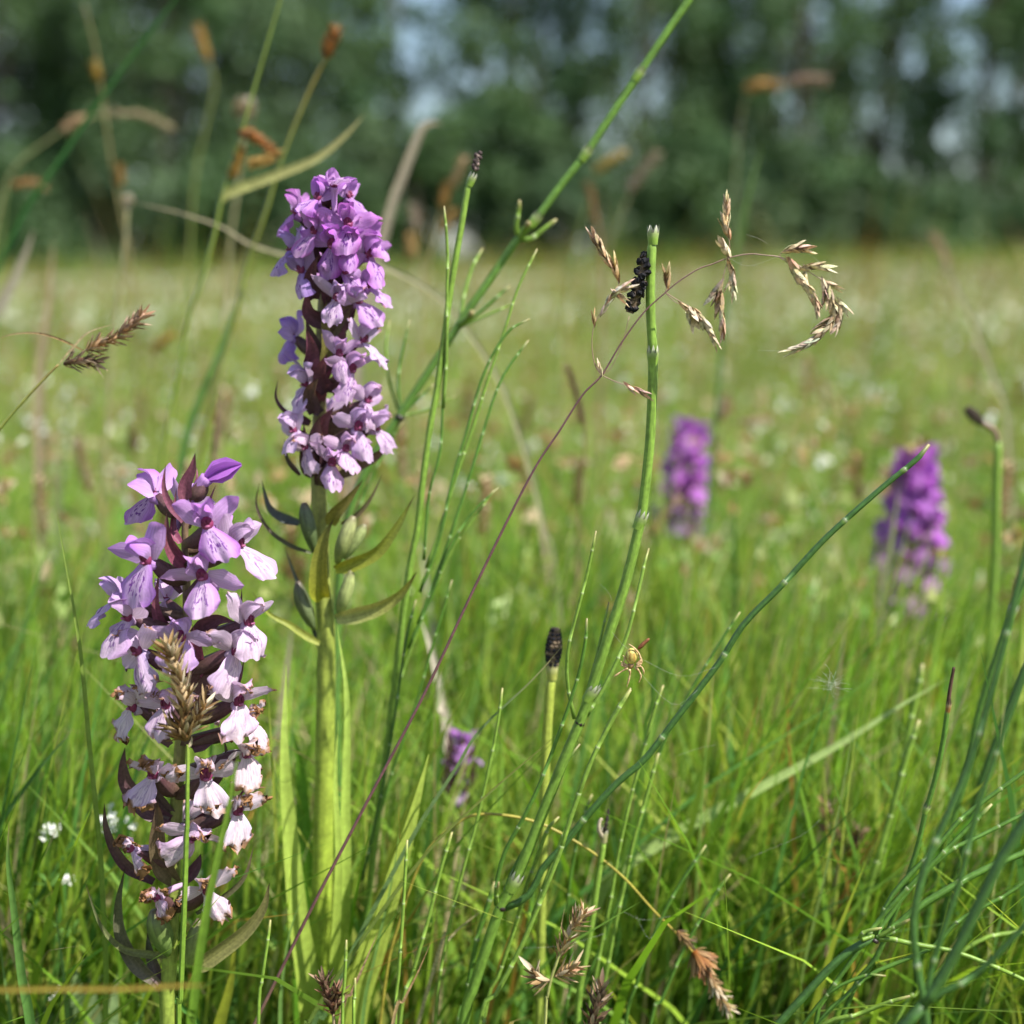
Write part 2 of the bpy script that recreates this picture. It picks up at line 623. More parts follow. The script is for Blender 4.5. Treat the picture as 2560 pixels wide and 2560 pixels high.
g1 = grass("grass", 82000, 0.45, 1.3, 0.8, 0.62, 0.06, 0.225, 0.0010, 0.0044, 99, 5, prob=np.array([0.26, 0.27, 0.14, 0.14, 0.10, 0.05, 0.02, 0.02]), warm=0.6)
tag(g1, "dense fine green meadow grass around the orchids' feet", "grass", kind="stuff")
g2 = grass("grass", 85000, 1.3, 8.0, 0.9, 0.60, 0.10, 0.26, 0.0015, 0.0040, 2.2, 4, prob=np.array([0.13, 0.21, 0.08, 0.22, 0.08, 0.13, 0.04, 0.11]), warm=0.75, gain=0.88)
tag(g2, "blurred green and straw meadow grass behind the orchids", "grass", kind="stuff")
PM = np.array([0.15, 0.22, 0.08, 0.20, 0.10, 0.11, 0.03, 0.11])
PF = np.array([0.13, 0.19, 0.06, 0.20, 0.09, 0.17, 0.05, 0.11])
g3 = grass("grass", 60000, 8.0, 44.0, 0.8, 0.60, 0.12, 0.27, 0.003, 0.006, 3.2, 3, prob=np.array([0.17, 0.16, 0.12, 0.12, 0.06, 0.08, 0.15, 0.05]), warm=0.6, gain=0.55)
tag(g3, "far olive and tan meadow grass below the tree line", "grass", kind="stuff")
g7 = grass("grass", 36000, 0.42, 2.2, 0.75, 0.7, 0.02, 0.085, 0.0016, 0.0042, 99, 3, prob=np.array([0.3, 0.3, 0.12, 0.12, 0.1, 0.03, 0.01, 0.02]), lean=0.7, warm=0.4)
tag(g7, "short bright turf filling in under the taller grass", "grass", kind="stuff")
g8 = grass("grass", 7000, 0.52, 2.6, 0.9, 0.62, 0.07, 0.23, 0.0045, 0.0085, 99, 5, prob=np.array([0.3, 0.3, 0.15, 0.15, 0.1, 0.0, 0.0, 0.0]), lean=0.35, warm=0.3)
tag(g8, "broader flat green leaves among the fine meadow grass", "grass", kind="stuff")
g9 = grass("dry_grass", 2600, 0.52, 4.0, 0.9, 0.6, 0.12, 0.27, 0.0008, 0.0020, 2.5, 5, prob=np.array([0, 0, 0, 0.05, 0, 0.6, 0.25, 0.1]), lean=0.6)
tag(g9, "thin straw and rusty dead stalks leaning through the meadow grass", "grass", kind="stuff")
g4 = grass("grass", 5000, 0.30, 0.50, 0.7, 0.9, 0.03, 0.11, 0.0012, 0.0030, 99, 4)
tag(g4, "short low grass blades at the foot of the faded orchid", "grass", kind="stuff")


# ------------------------------------------------------------------ trees along the far edge
def leaf_cloud(mb_list, centres, radii, per, size, cols, rr):
    V, C = [], []
    for (c, r, col) in zip(centres, radii, cols):
        k = per
        d = rr.normal(size=(k, 3))
        d /= np.linalg.norm(d, axis=1)[:, None]
        rad = rr.random(k) ** 0.45
        p = c + d * (rad * 1.0)[:, None] * np.array(r)
        a = rr.normal(size=(k, 3)); a /= np.linalg.norm(a, axis=1)[:, None]
        b = np.cross(a, rr.normal(size=(k, 3))); b /= np.linalg.norm(b, axis=1)[:, None]
        s = size * (0.6 + 0.8 * rr.random((k, 1)))
        q = np.stack([p - a * s * 0.6, p + b * s * 0.35, p + a * s * 0.6, p - b * s * 0.35], 1)
        V.append(q.reshape(-1, 3))
        cc = np.array(col)[None] * (0.7 + 0.6 * rr.random((k, 1)))
        C.append(np.repeat(cc, 4, axis=0))
    V = np.concatenate(V); C = np.concatenate(C)
    n = len(V) // 4
    F4 = np.arange(n * 4).reshape(-1, 4)
    return V, F4, C


def tree(x, y, height, width, clumps, kind, label, seed, crown_from=0.12, per=75, name="tree", group=None):
    rr = np.random.default_rng(seed)
    z0 = float(gz(np.array(x), np.array(y))) - 0.05
    root = thing(name, (x, y, z0), label, "tree", group)
    base = np.array([x, y, z0])
    tb = MB()
    lean = rr.normal() * 0.03 * height
    trunk = np.array([base + np.array([lean * t * t, 0, height * 0.9 * t - 0.1]) for t in np.linspace(0, 1, 7)])
    tr = height * 0.017
    bc = (0.10, 0.085, 0.065)
    tube(tb, trunk, np.linspace(tr * 1.3, tr * 0.2, 7), [bc], 8)
    cen, rad, col = [], [], []
    for i in range(clumps):
        t = crown_from + (1 - crown_from) * (i + rr.random()) / clumps
        if kind == 'poplar':
            prof = math.sin(min(1, (t - crown_from) / (1 - crown_from) * 1.15) ** 0.6 * math.pi * 0.93) * 0.8 + 0.2
        else:
            prof = math.sin(min(1, (t - crown_from) / (1 - crown_from)) ** 0.7 * math.pi * 0.92) * 0.9 + 0.15
        a = rr.random() * 2 * math.pi
        rr_ = width * 0.5 * prof * (0.35 + 0.65 * rr.random() ** 0.6)
        c = base + np.array([lean * t * t + math.cos(a) * rr_, math.sin(a) * rr_, height * t])
        s = width * (0.14 + 0.12 * rr.random())
        cen.append(c); rad.append((s, s, s * (0.75 + 0.6 * rr.random())))
        g = rr.random()
        base_c = lerp((0.05, 0.11, 0.042), (0.095, 0.165, 0.066), g) if kind != 'willow' else lerp((0.06, 0.115, 0.054), (0.115, 0.178, 0.086), g)
        col.append(base_c)
        if i % 3 == 0:
            k0 = trunk[min(6, max(1, int(t * 6)))]
            limb = catmull(np.array([k0 - np.array([0, 0, height * 0.06]), (k0 + c) / 2 + np.array([0, 0, -0.03 * height]), c]), 3)
            tube(tb, limb, np.linspace(tr * 0.45, tr * 0.1, len(limb)), [bc], 5)
    V, F4, C = leaf_cloud(None, cen, rad, int(per * 1.9), 0.22, col, rr)
    o = np_mesh("crown", V - base, np.zeros((0, 3), int), F4, C, M_TREE, smooth=False)
    o.parent = root
    tb.build("trunk", M_BARK, root, base)
    return root


TY = 46.0
def tx(u, Y):
    return (u - 1280) / FPX * Y

TREES = [
    (-260, 47, 14, 7, 60, 'oak', "broad dark tree closing the dense end of the tree line"),
    (20, 45, 13.5, 6.5, 64, 'oak', "dense deep green tree at the closed part of the tree line"),
    (230, 48, 14.5, 6, 60, 'oak', "tall rounded tree in the closed part of the tree line"),
    (430, 44, 12.0, 6.0, 64, 'oak', "lower bushy tree standing forward of the tree line"),
    (640, 46, 11.2, 5.8, 60, 'willow', "grey-green bushy tree behind the tall orchid's tip"),
    (130, 50, 15.5, 6.5, 60, 'oak', "tall far tree showing between the dense ones"),
    (560, 51, 14.5, 6.0, 60, 'willow', "tall pale tree rising behind the lower bushy ones"),
    (850, 47, 9.6, 4.6, 46, 'oak', "short dark tree beside the wide sky gap"),
    (1235, 47, 14.0, 4.6, 44, 'poplar', "tall open poplar just past the wide sky gap"),
    (1420, 49, 15.0, 4.4, 38, 'poplar', "thin airy poplar with pale sky showing through its crown"),
    (1590, 45, 14.0, 4.6, 44, 'poplar', "tall poplar behind the leaning horsetail's tip"),
    (1790, 47, 15.0, 4.6, 42, 'poplar', "grey-green poplar above the drooping grass panicle"),
    (1990, 46, 14.5, 4.8, 44, 'poplar', "full poplar standing dark beside the bright slanting gap"),
    (2170, 48, 15.0, 4.2, 36, 'poplar', "narrow poplar on the dark side of the bright slanting gap"),
    (2430, 46, 14.0, 4.2, 32, 'poplar', "sparse poplar leaning at the thin end of the row"),
    (1330, 60, 17.0, 6.0, 40, 'willow', "far pale poplar filling in between the nearer ones"),
    (1700, 61, 17.5, 6.5, 44, 'poplar', "far poplar behind the grey-green one"),
    (1900, 60, 18.0, 6.0, 44, 'oak', "far dark tree behind the full poplar"),
    (2080, 62, 18.0, 6.5, 44, 'willow', "far hazy tree behind the narrow poplar"),
    (2520, 61, 17.0, 6.0, 30, 'poplar', "far sparse poplar behind the thin end of the row"),
    (1010, 63, 17.0, 5.0, 24, 'poplar', "thin far poplar standing in the wide sky gap"),
    (2300, 63, 18.0, 5.0, 26, 'willow', "thin far tree standing in the bright slanting gap"),
    (2640, 47, 14.5, 5.0, 40, 'poplar', "last poplar closing the thin end of the row"),
]
for i, (u, Y, h, w, c, k, lab) in enumerate(TREES):
    tree(tx(u, Y), Y, h, w, c, k, lab, 100 + i, crown_from=0.10 if k != 'poplar' else 0.16, per=95 if k != 'poplar' else 80)

TREES += []
SHRUBS = [(1690, 44, 4.0, 3.4), (2360, 43, 2.2, 3.4), (-150, 42, 3.4, 4.6), (120, 43, 3.6, 4.6), (340, 42.5, 3.2, 4.4), (560, 43, 3.8, 4.4), (760, 42, 3.4, 4.0), (930, 43, 3.9, 4.0), (1090, 42.5, 4.6, 4.2),
          (1250, 43, 5.4, 4.0), (1420, 42, 3.6, 3.4), (1580, 43, 3.0, 3.2), (1760, 42, 3.8, 3.6), (1930, 42.5, 3.4, 4.0), (2110, 43, 2.9, 3.6), (2290, 42, 1.8, 3.0), (2470, 43, 1.6, 3.2), (2640, 42, 2.2, 3.6)]
for i, (u, Y, h, w) in enumerate(SHRUBS):
    tree(tx(u, Y), Y, h, w, 26, 'willow' if i % 3 == 1 else 'oak', "low leafy shrub at the foot of the tree line", 300 + i, crown_from=0.05, per=110, name="shrub", group="shrubs under the tree line")


# ------------------------------------------------------------------ orchid flowers
FRESH = (0.41, 0.14, 0.57)
MIDP = (0.60, 0.40, 0.68)
PALE = (0.70, 0.54, 0.67)
BROWN = (0.36, 0.19, 0.085)
MAROON = (0.20, 0.065, 0.105)
DARKM = (0.10, 0.045, 0.06)


def frame(az, pitch, roll):
    f = np.array([math.sin(az) * math.cos(pitch), -math.cos(az) * math.cos(pitch), math.sin(pitch)])
    x = np.array([math.cos(az), math.sin(az), 0.0])
    z = np.cross(x, f)
    if z[2] < 0:
        z = -z
    x2 = rot_about(x, f, roll)
    z2 = rot_about(z, f, roll)
    return x2, f, z2


def petal(mb, pts, hw, n, m, cols, X, Fv, Z, O, sc, wdir, cup=0.3, uid=0.0, ruffle=0.05, seed=0, wither=0.0, rr=None, edge=None):
    """pts: local (x right, y out, z up) in mm from base to tip; wdir: local width direction"""
    pp = catmull(np.array(pts, float), n)
    N = len(pp)
    hwv = np.interp(np.linspace(0, 1, N), np.linspace(0, 1, len(hw)), hw)
    wd = np.array(wdir, float)
    T = tangents(pp)
    side = []
    for i in range(N):
        s = wd - T[i] * (wd @ T[i])
        side.append(s / (np.linalg.norm(s) + 1e-9))
    tmp = MB()
    ribbon(tmp, pp, side, hwv, [cols[0]], m=m, cup=cup, uid=uid, ruffle=ruffle, seed=seed)
    V = np.array(tmp.V)
    C = []
    for i, (s, v, _) in enumerate(tmp.U):
        c = lerp(cols[0], cols[1], v)
        if edge is not None:
            c = lerp(c, edge, min(1, abs(s) ** 2 * 0.7))
        if wither > 0 and rr is not None:
            k = max(0.0, v + 0.25 * abs(s) + rr.uniform(-0.1, 0.1) - (1.18 - 0.75 * wither)) * 5
            k = min(1.0, k)
            if k > 0:
                c = lerp(c, BROWN, k)
                V[i] += np.array([rr.gauss(0, 1), rr.gauss(0, 1), rr.gauss(0, 1)]) * 0.45 * k
                V[i] = V[i] * (1 - 0.18 * k * wither) + np.array([0, 0, 0]) * 0.18 * k
        C.append(c)
    Wv = O + (V[:, 0:1] * X + V[:, 1:2] * Fv + V[:, 2:3] * Z) * 0.001 * sc
    mb.add(Wv, tmp.F, C, tmp.U)


def lip_mesh(mb, X, Fv, Z, O, sc, c_mid, c_edge, uid, rr, wither, width=1.0, hang=0.0, yaw=0.0):
    n, m = 10, 7
    L, Wd = 9.6 * rr.uniform(0.88, 1.1), 5.0 * width * rr.uniform(0.82, 1.12)
    tooth = rr.uniform(-0.02, 0.07)
    refl = rr.uniform(0.8, 4.2)
    ph = rr.uniform(0, 6)
    notch = rr.uniform(0.02, 0.14)
    fr1, fr2 = rr.uniform(0.2, 0.8), rr.uniform(0.2, 0.7)
    V, F, C, U = [], [], [], []
    for i in range(n + 1):
        v = i / n
        wv = Wd * np.interp(v, [0, 0.12, 0.35, 0.62, 0.82, 1.0], [0.28, 0.44, 0.76, 1.0, 1.02, 0.93])
        for k in range(-m, m + 1):
            s = k / m
            ext = 1 - 0.05 * abs(s) ** 2 - 0.17 * abs(s) ** 5 + tooth * math.exp(-(s / 0.16) ** 2) - notch * math.exp(-((abs(s) - 0.36) / 0.13) ** 2)
            ll = L * v * (1 + (ext - 1) * v)
            x = s * wv + math.sin(yaw) * ll
            z = -ll * math.cos(0.25 + hang) * (0.97)
            y = 2.2 * math.sin(min(1, v * 1.3) * math.pi * 0.5) + ll * math.sin(hang) - refl * s * s * (0.25 + 0.75 * v) + fr1 * math.sin(ph + 7 * s) * v + fr2 * math.sin(ph * 2 + 11 * v + 4 * s) * abs(s)
            c = lerp(c_mid, c_edge, min(1, max(0, abs(s) * 1.25 - 0.35 + 0.5 * max(0, v - 0.7) * 2)))
            if wither > 0:
                kk = min(1, max(0.0, v + 0.2 * abs(s) + rr.uniform(-0.12, 0.12) - (1.2 - 0.6 * wither)) * 5)
                if kk > 0:
                    c = lerp(c, BROWN, kk)
                    x += rr.gauss(0, 0.5) * kk; y += rr.gauss(0, 0.6) * kk; z += rr.gauss(0, 0.5) * kk + 0.8 * kk
            p = O + (x * X + y * Fv + z * Z) * 0.001 * sc
            V.append(p); C.append(c); U.append((s, v, uid))
    w = 2 * m + 1
    for i in range(n):
        for k in range(w - 1):
            a = i * w + k
            F.append((a, a + 1, a + w + 1, a + w))
    mb.add(V, F, C, U)


FID = [0]


def flower(root, base, O, stem_pt, az, pitch=0.0, roll=0.0, sc=1.0, fade=0.0, wither=0.0, parts=True, sep=None, hue=None, bud=False, lipw=1.0, hang=0.15, sat=0.0):
    """one orchid flower: ovary + column mesh, with lip, sepals, petals and spur as its own pieces"""
    FID[0] += 1
    uid = FID[0] * 1.37
    rr = random.Random(FID[0] * 17 + 3)
    X, Fv, Z = frame(az, pitch, roll)
    fresh = hue or FRESH
    if fade < 0.5:
        ce = lerp(fresh, MIDP, fade * 2); cm = lerp(MIDP, PALE, fade * 2)
    else:
        ce = lerp(MIDP, PALE, fade * 2 - 1); cm = lerp(PALE, (0.67, 0.565, 0.605), fade * 2 - 1)
    ce = tuple(x * rr.uniform(0.92, 1.08) for x in ce)
    cm = lerp(cm, ce, sat)
    # ovary from the stem to the flower
    body = MB()
    back = O - Fv * 0.0012 * sc - Z * 0.0004
    mid = (np.array(stem_pt) + back) / 2 - Z * 0.0015 * sc + np.array([0, 0, 0.0006])
    op = catmull(np.array([stem_pt, mid, back]), 5)
    t = np.linspace(0, 1, len(op))
    orad = (0.85 + 1.0 * np.sin(t * math.pi) ** 0.8 + 0.1) * 0.001 * sc
    oc = [lerp((0.13, 0.09, 0.05), (0.12, 0.05, 0.07), x) for x in t]
    tube(body, op, orad, oc, 10, rib=0.12)
    if not bud:
        # column and dark throat
        for (dx, dy, dz, rx, rz, cc) in ((0, 0.3, 0.3, 1.5, 1.8, (0.26, 0.04, 0.12)), (-0.45, 1.3, 0.9, 0.42, 0.75, (0.20, 0.03, 0.09)), (0.45, 1.3, 0.9, 0.42, 0.75, (0.20, 0.03, 0.09)), (0, 1.5, -0.2, 0.7, 0.35, (0.42, 0.12, 0.25))):
            V, F, C = [], [], []
            for i in range(5):
                for k in range(8):
                    th = math.pi * (i + 0.5) / 5 ; ph = 2 * math.pi * k / 8
                    q = (dx + rx * math.sin(th) * math.cos(ph), dy + 0.7 * rx * math.sin(th) * math.sin(ph), dz + rz * math.cos(th))
                    V.append(O + (q[0] * X + q[1] * Fv + q[2] * Z) * 0.001 * sc); C.append(cc)
            for i in range(4):
                for k in range(8):
                    F.append((i * 8 + k, i * 8 + (k + 1) % 8, i * 8 + 8 + (k + 1) % 8, i * 8 + 8 + k))
            body.add(V, F, C)

    kw = dict(X=X, Fv=Fv, Z=Z, O=O, sc=sc, uid=uid, rr=rr)
    pieces = []
    if bud:
        for (wd, sgn) in (((1, 0, 0.2), 1), ((-0.4, 0, 1), 1), ((0.5, 0, -1), 1)):
            mb = MB()
            petal(mb, [(0, -0.5, 0), (0, 2.5, 0.5), (0, 5.5, 0.6), (0, 8.6, 0.3)], [1.0, 2.5, 2.3, 0.3], 4, 3, (ce, lerp(ce, fresh, 0.6)), wdir=wd, cup=0.55, seed=rr.random(), ruffle=0.02, wither=0, **kw)
            pieces.append(("sepal", mb, M_PETAL))
        mb = MB()
        sp = catmull(np.array([O - Fv * 0.0002, O - Fv * 0.004 * sc - Z * 0.002 * sc, O - Fv * 0.0085 * sc - Z * 0.006 * sc]), 4)
        tube(mb, sp, np.linspace(1.7, 0.8, len(sp)) * 0.001 * sc, [lerp(ce, MIDP, 0.5)], 10)
        pieces.append(("spur", mb, M_PETAL))
    else:
        j = lambda a: rr.uniform(-a, a)
        # lip
        mb = MB()
        lip_mesh(mb, X, Fv, Z, O + (-0.6 * Z + 0.8 * Fv) * 0.001 * sc, sc, cm, ce, uid, rr, wither, width=lipw, hang=hang + j(0.3), yaw=j(0.28))
        pieces.append(("labellum", mb, M_LIP))
        # dorsal sepal, hooded
        mb = MB()
        petal(mb, [(0, -0.6, 0.8), (0, 0.3, 3.2), (0, 2.6, 4.9 + j(.4)), (0, 5.2, 4.6 + j(.6))], [1.1, 2.5, 2.3, 0.35], 4, 3, (cm, ce), wdir=(1, 0, 0), cup=-0.45, seed=rr.random(), wither=wither, edge=ce, **kw)
        pieces.append(("dorsal_sepal", mb, M_PETAL))
        # two inner petals beside the column
        for sg in (-1, 1):
            mb = MB()
            petal(mb, [(sg * 0.9, -0.3, 0.6), (sg * 1.9, 1.0, 2.6), (sg * 1.7, 3.0, 4.0 + j(.4)), (sg * 0.7, 4.8, 4.1 + j(.5))], [0.8, 1.7, 1.4, 0.3], 4, 2, (cm, ce), wdir=(sg * 0.15, 0.75, -0.6), cup=0.25, seed=rr.random(), wither=wither, **kw)
            pieces.append(("petal", mb, M_PETAL))
        # two spreading outer sepals
        for q, sg in enumerate((-1, 1)):
            mb = MB()
            up = (sep[q] if sep else 0.55 + j(0.45))
            ln = 9.2 * rr.uniform(0.9, 1.1)
            ca_, sa_ = math.cos(up), math.sin(up)
            tw = j(0.5)
            petal(mb, [(sg * 1.0, -0.6, 0.2), (sg * (1.0 + 0.35 * ln * ca_), -0.3, 0.2 + 0.38 * ln * sa_), (sg * (1 + 0.72 * ln * ca_), 0.2 + j(0.8), 0.2 + 0.78 * ln * sa_), (sg * (1 + ln * ca_), 0.2 + j(1.6), 0.2 + (0.95 + j(.1)) * ln * sa_)], [0.9, 2.4, 1.9, 0.18], 4, 3, (cm, lerp(ce, cm, 0.25)), wdir=(-sa_ * sg, 0.35 + tw, ca_), cup=0.28 * sg, seed=rr.random(), wither=wither, **kw)
            pieces.append(("lateral_sepal", mb, M_PETAL))
        # spur behind the throat
        mb = MB()
        sp = catmull(np.array([O + (-0.2 * Fv - 0.9 * Z) * 0.001 * sc, O + (-4.0 * Fv - 2.2 * Z) * 0.001 * sc, O + (-8.6 * Fv - 5.2 * Z + j(1.5) * X) * 0.001 * sc]), 5)
        tube(mb, sp, np.array([1.9, 1.75, 1.6, 1.5, 1.45, 1.4, 1.35, 1.3, 1.2, 1.05, 0.6]) * 0.00078 * sc, [lerp(cm, ce, 0.55)], 10)
        pieces.append(("spur", mb, M_PETAL))
    if parts:
        b = body.build("flower", M_BRACT, root, base)
        for nm, mb, mt in pieces:
            mb.build(nm, mt, b, base)
        return b
    # distant flowers: one mesh with three material slots
    allm = MB()
    idx = []
    for src, mi in [(body, 0)] + [(mb, 2 if mt is M_LIP else 1) for _, mb, mt in pieces]:
        allm.add(src.V, src.F, src.C, src.U)
        idx += [mi] * len(src.F)
    o = allm.build("flower", M_BRACT, root, base)
    o.data.materials.append(M_PETAL)
    o.data.materials.append(M_LIP)
    o.data.polygons.foreach_set("material_index", idx)
    return o


def bract(root, base, pts, Y, wpx, c0, c1, twist=0.0, cup=0.55, name="bract", ctip=(0.05, 0.03, 0.02), taper=1.0, mat=None):
    mb = MB()
    blade_mesh(mb, pts, Y, wpx, c0, c1, twist=twist, n=6, m=3, cup=cup, ctip=ctip, uid=rng.random() * 9, taper=taper, base_w=0.6)
    return mb.build(name, mat or M_BRACT, root, base)


def capsule(root, base, pts, Y, wpx, c0, c1):
    pp = catmull(path(pts, Y), 5)
    n = len(pp)
    t = np.linspace(0, 1, n)
    r = wpx / FPX * Y * 0.5 * np.maximum(0.25, np.sin(0.18 + t * (math.pi - 0.42)) ** 0.75)
    mb = MB()
    tube(mb, pp, r * 0.88, [lerp(lerp(c0, c1, x), (0.10, 0.06, 0.05), max(0, x - 0.8) * 3.5) for x in t], 12, rib=0.13)
    return mb.build("seed_capsule", M_STEM, root, base)


def leafpart(root, base, pts, Y, wpx, c0, c1, twist=0.0, cup=0.35, ctip=None, name="leaf", ground=False, taper=1.0):
    mb = MB()
    pp = path(pts, Y)
    if ground:
        pp = to_ground(pp[::-1], z=0.0)[::-1]
    blade_mesh(mb, None, Y, wpx, c0, c1, twist=twist, n=7, m=3, cup=cup, world=pp, ctip=ctip, uid=rng.random() * 9, taper=taper)
    return mb.build(name, M_LEAF, root, base)


def stem_part(root, base, pts, Y, wpx_top, wpx_bot, ctop, cbot, name="stem", sides=12, rib=0.05, ground=True, mat=None, lean=0.35):
    """pts from top to bottom"""
    pp = path(pts, Y)
    if ground:
        pp = to_ground(pp, lean)
    pp = catmull(pp, 6)
    t = np.linspace(0, 1, len(pp))
    r = (wpx_top + (wpx_bot - wpx_top) * np.minimum(1, t * 1.3)) / FPX * Y * 0.5
    mb = MB()
    tube(mb, pp, r, [lerp(ctop, cbot, min(1, x * 1.25)) for x in t], sides, rib)
    return mb.build(name, mat or M_STEM, root, base)


def gbase(pts, Y, lean=0.35):
    p = catmull(to_ground(path(pts, Y), lean), 2)[-1]
    return np.array([p[0], p[1], 0.0])


def stem_at(spts, v):
    vs = [p[1] for p in spts]
    return np.interp(v, vs, [p[0] for p in spts])


# ---- faded orchid in front
def c1(x, y):
    return (200 + 0.26915 * x, 1100 + 0.26915 * y)
def c2(x, y):
    return (200 + 0.26915 * x, 1580 + 0.26915 * y)
def c3(x, y):
    return (180 + 0.26915 * x, 2040 + 0.26915 * y)

YF = 0.374
FS = [(474, 1180), (469, 1230), (463, 1300), (463, 1400), (467, 1480), (468, 1560), (462, 1700), (452, 1850), (445, 1950), (437, 2100), (430, 2282), (422, 2444), (418, 2560)]
fb = gbase(FS, YF)
forc = thing("orchid", fb, "sharp faded pale lilac orchid with a brown sedge head across its spike", "orchid", "orchids in the meadow")
stem_part(forc, fb, FS, YF, 11, 40, (0.16, 0.07, 0.075), (0.23, 0.30, 0.05), rib=0.06)

R_ = math.radians
# throat pixel, azimuth, pitch, roll, size, fade, wither, sepal angles, options
FF = [
    (c1(680, 500), -112, 8, 0.1, 1.0, 0.05, 0.0, (0.9, 0.2), {}),
    (c1(1190, 350), 88, 22, 0.0, 1.0, 0.05, 0.0, None, {'bud': True}),
    (c1(1185, 790), 8, 4, 0.06, 1.0, 0.05, 0.0, (0.9, 0.55), {'lipw': 0.95}),
    (c1(1470, 970), 62, 6, 0.0, 1.0, 0.42, 0.0, (1.1, 0.3), {}),
    (c1(625, 1120), -36, 2, -0.05, 1.08, 0.06, 0.0, (0.15, 1.25), {'lipw': 1.05}),
    (c1(1140, 1270), -4, -4, 0.30, 1.0, 0.25, 0.05, (0.2, -0.5), {'lipw': 0.95}),
    (c1(450, 1640), -48, -6, -0.05, 1.0, 0.38, 0.0, (0.2, 0.7), {}),
    (c1(330, 1470), -82, 10, 0.0, 0.85, 0.30, 0.0, (0.4, 0.3), {}),
    (c1(1560, 1690), 58, 2, 0.0, 1.0, 0.55, 0.10, (1.0, 0.25), {}),
    (c1(940, 1840), -12, 6, -0.15, 0.95, 0.32, 0.10, (0.1, -0.1), {}),
    (c2(545, 180), -40, -8, 0.3, 1.0, 0.45, 0.35, (-0.3, 0.5), {}),
    (c2(1445, 180), 55, -12, -0.1, 1.05, 0.66, 0.18, (0.4, -0.1), {}),
    (c2(500, 690), -58, -4, 0.1, 1.0, 0.85, 0.45, (0.1, 1.1), {}),
    (c2(800, 680), -20, 0, 0.2, 0.9, 0.5, 0.2, (0.1, 0.3), {}),
    (c2(1470, 650), 40, -4, 0.05, 1.0, 0.80, 0.18, (0.6, 0.15), {}),
    (c2(1585, 850), 68, 0, 0.2, 0.9, 0.95, 0.55, (0.1, 0.1), {}),
    (c2(1540, 1130), 52, -18, 0.1, 0.9, 0.97, 0.50, (0.0, -0.4), {}),
    (c2(685, 1320), -24, -6, -0.28, 1.0, 0.7, 0.45, (0.05, 0.3), {'lipw': 0.8}),
    (c2(1170, 1340), 14, -6, 0.12, 1.05, 0.97, 0.20, (0.1, 0.25), {'lipw': 0.95}),
    (c2(1460, 1660), 46, -6, 0.1, 1.0, 0.93, 0.45, (0.3, 0.2), {}),
    (c3(1110, 190), 16, -20, -0.5, 1.0, 0.75, 0.20, (-0.2, 0.1), {'lipw': 0.85}),
    (c3(560, 300), -52, -20, 0.4, 0.8, 0.7, 0.9, (0.0, 0.0), {}),
    (c3(790, 750), -22, -30, 0.6, 0.75, 0.6, 1.0, (0.0, 0.0), {}),
    (c3(1260, 690), 26, -8, 0.2, 0.95, 0.9, 0.35, (0.0, 0.4), {'lipw': 0.8}),
    # flowers on the far side of the spike
    (c1(1020, 620), 150, 10, 0.0, 0.85, 0.30, 0.0, None, {}),
    (c1(1270, 860), 120, 8, 0.0, 0.85, 0.2, 0.0, None, {}),
    (c1(800, 1480), -140, 5, 0.0, 0.85, 0.45, 0.2, None, {}),
    (c2(1130, 620), 140, 0, 0.0, 0.9, 0.7, 0.3, None, {}),
    (c2(1000, 1750), 165, 0, 0.0, 0.9, 0.8, 0.4, None, {}),
]
for (uv, az, pit, roll, sc, fade, wi, sep, opt) in FF:
    a = R_(az)
    u, v = uv
    O = P(u, v, YF - math.cos(a) * 0.0105)
    vs = v + 48
    sp = P(stem_at(FS, vs), vs, YF - math.cos(a) * 0.0015)
    jit = random.Random(int(u * 7 + v))
    wi = min(1.0, wi + (0.18 if v > 1640 else 0.0) + (0.1 if v > 1900 else 0))
    flower(forc, fb, O, sp, a, R_(pit) + jit.uniform(-.12, .12), roll + jit.uniform(-.18, .18), sc * 1.13, fade, wi, True, sep, **opt)

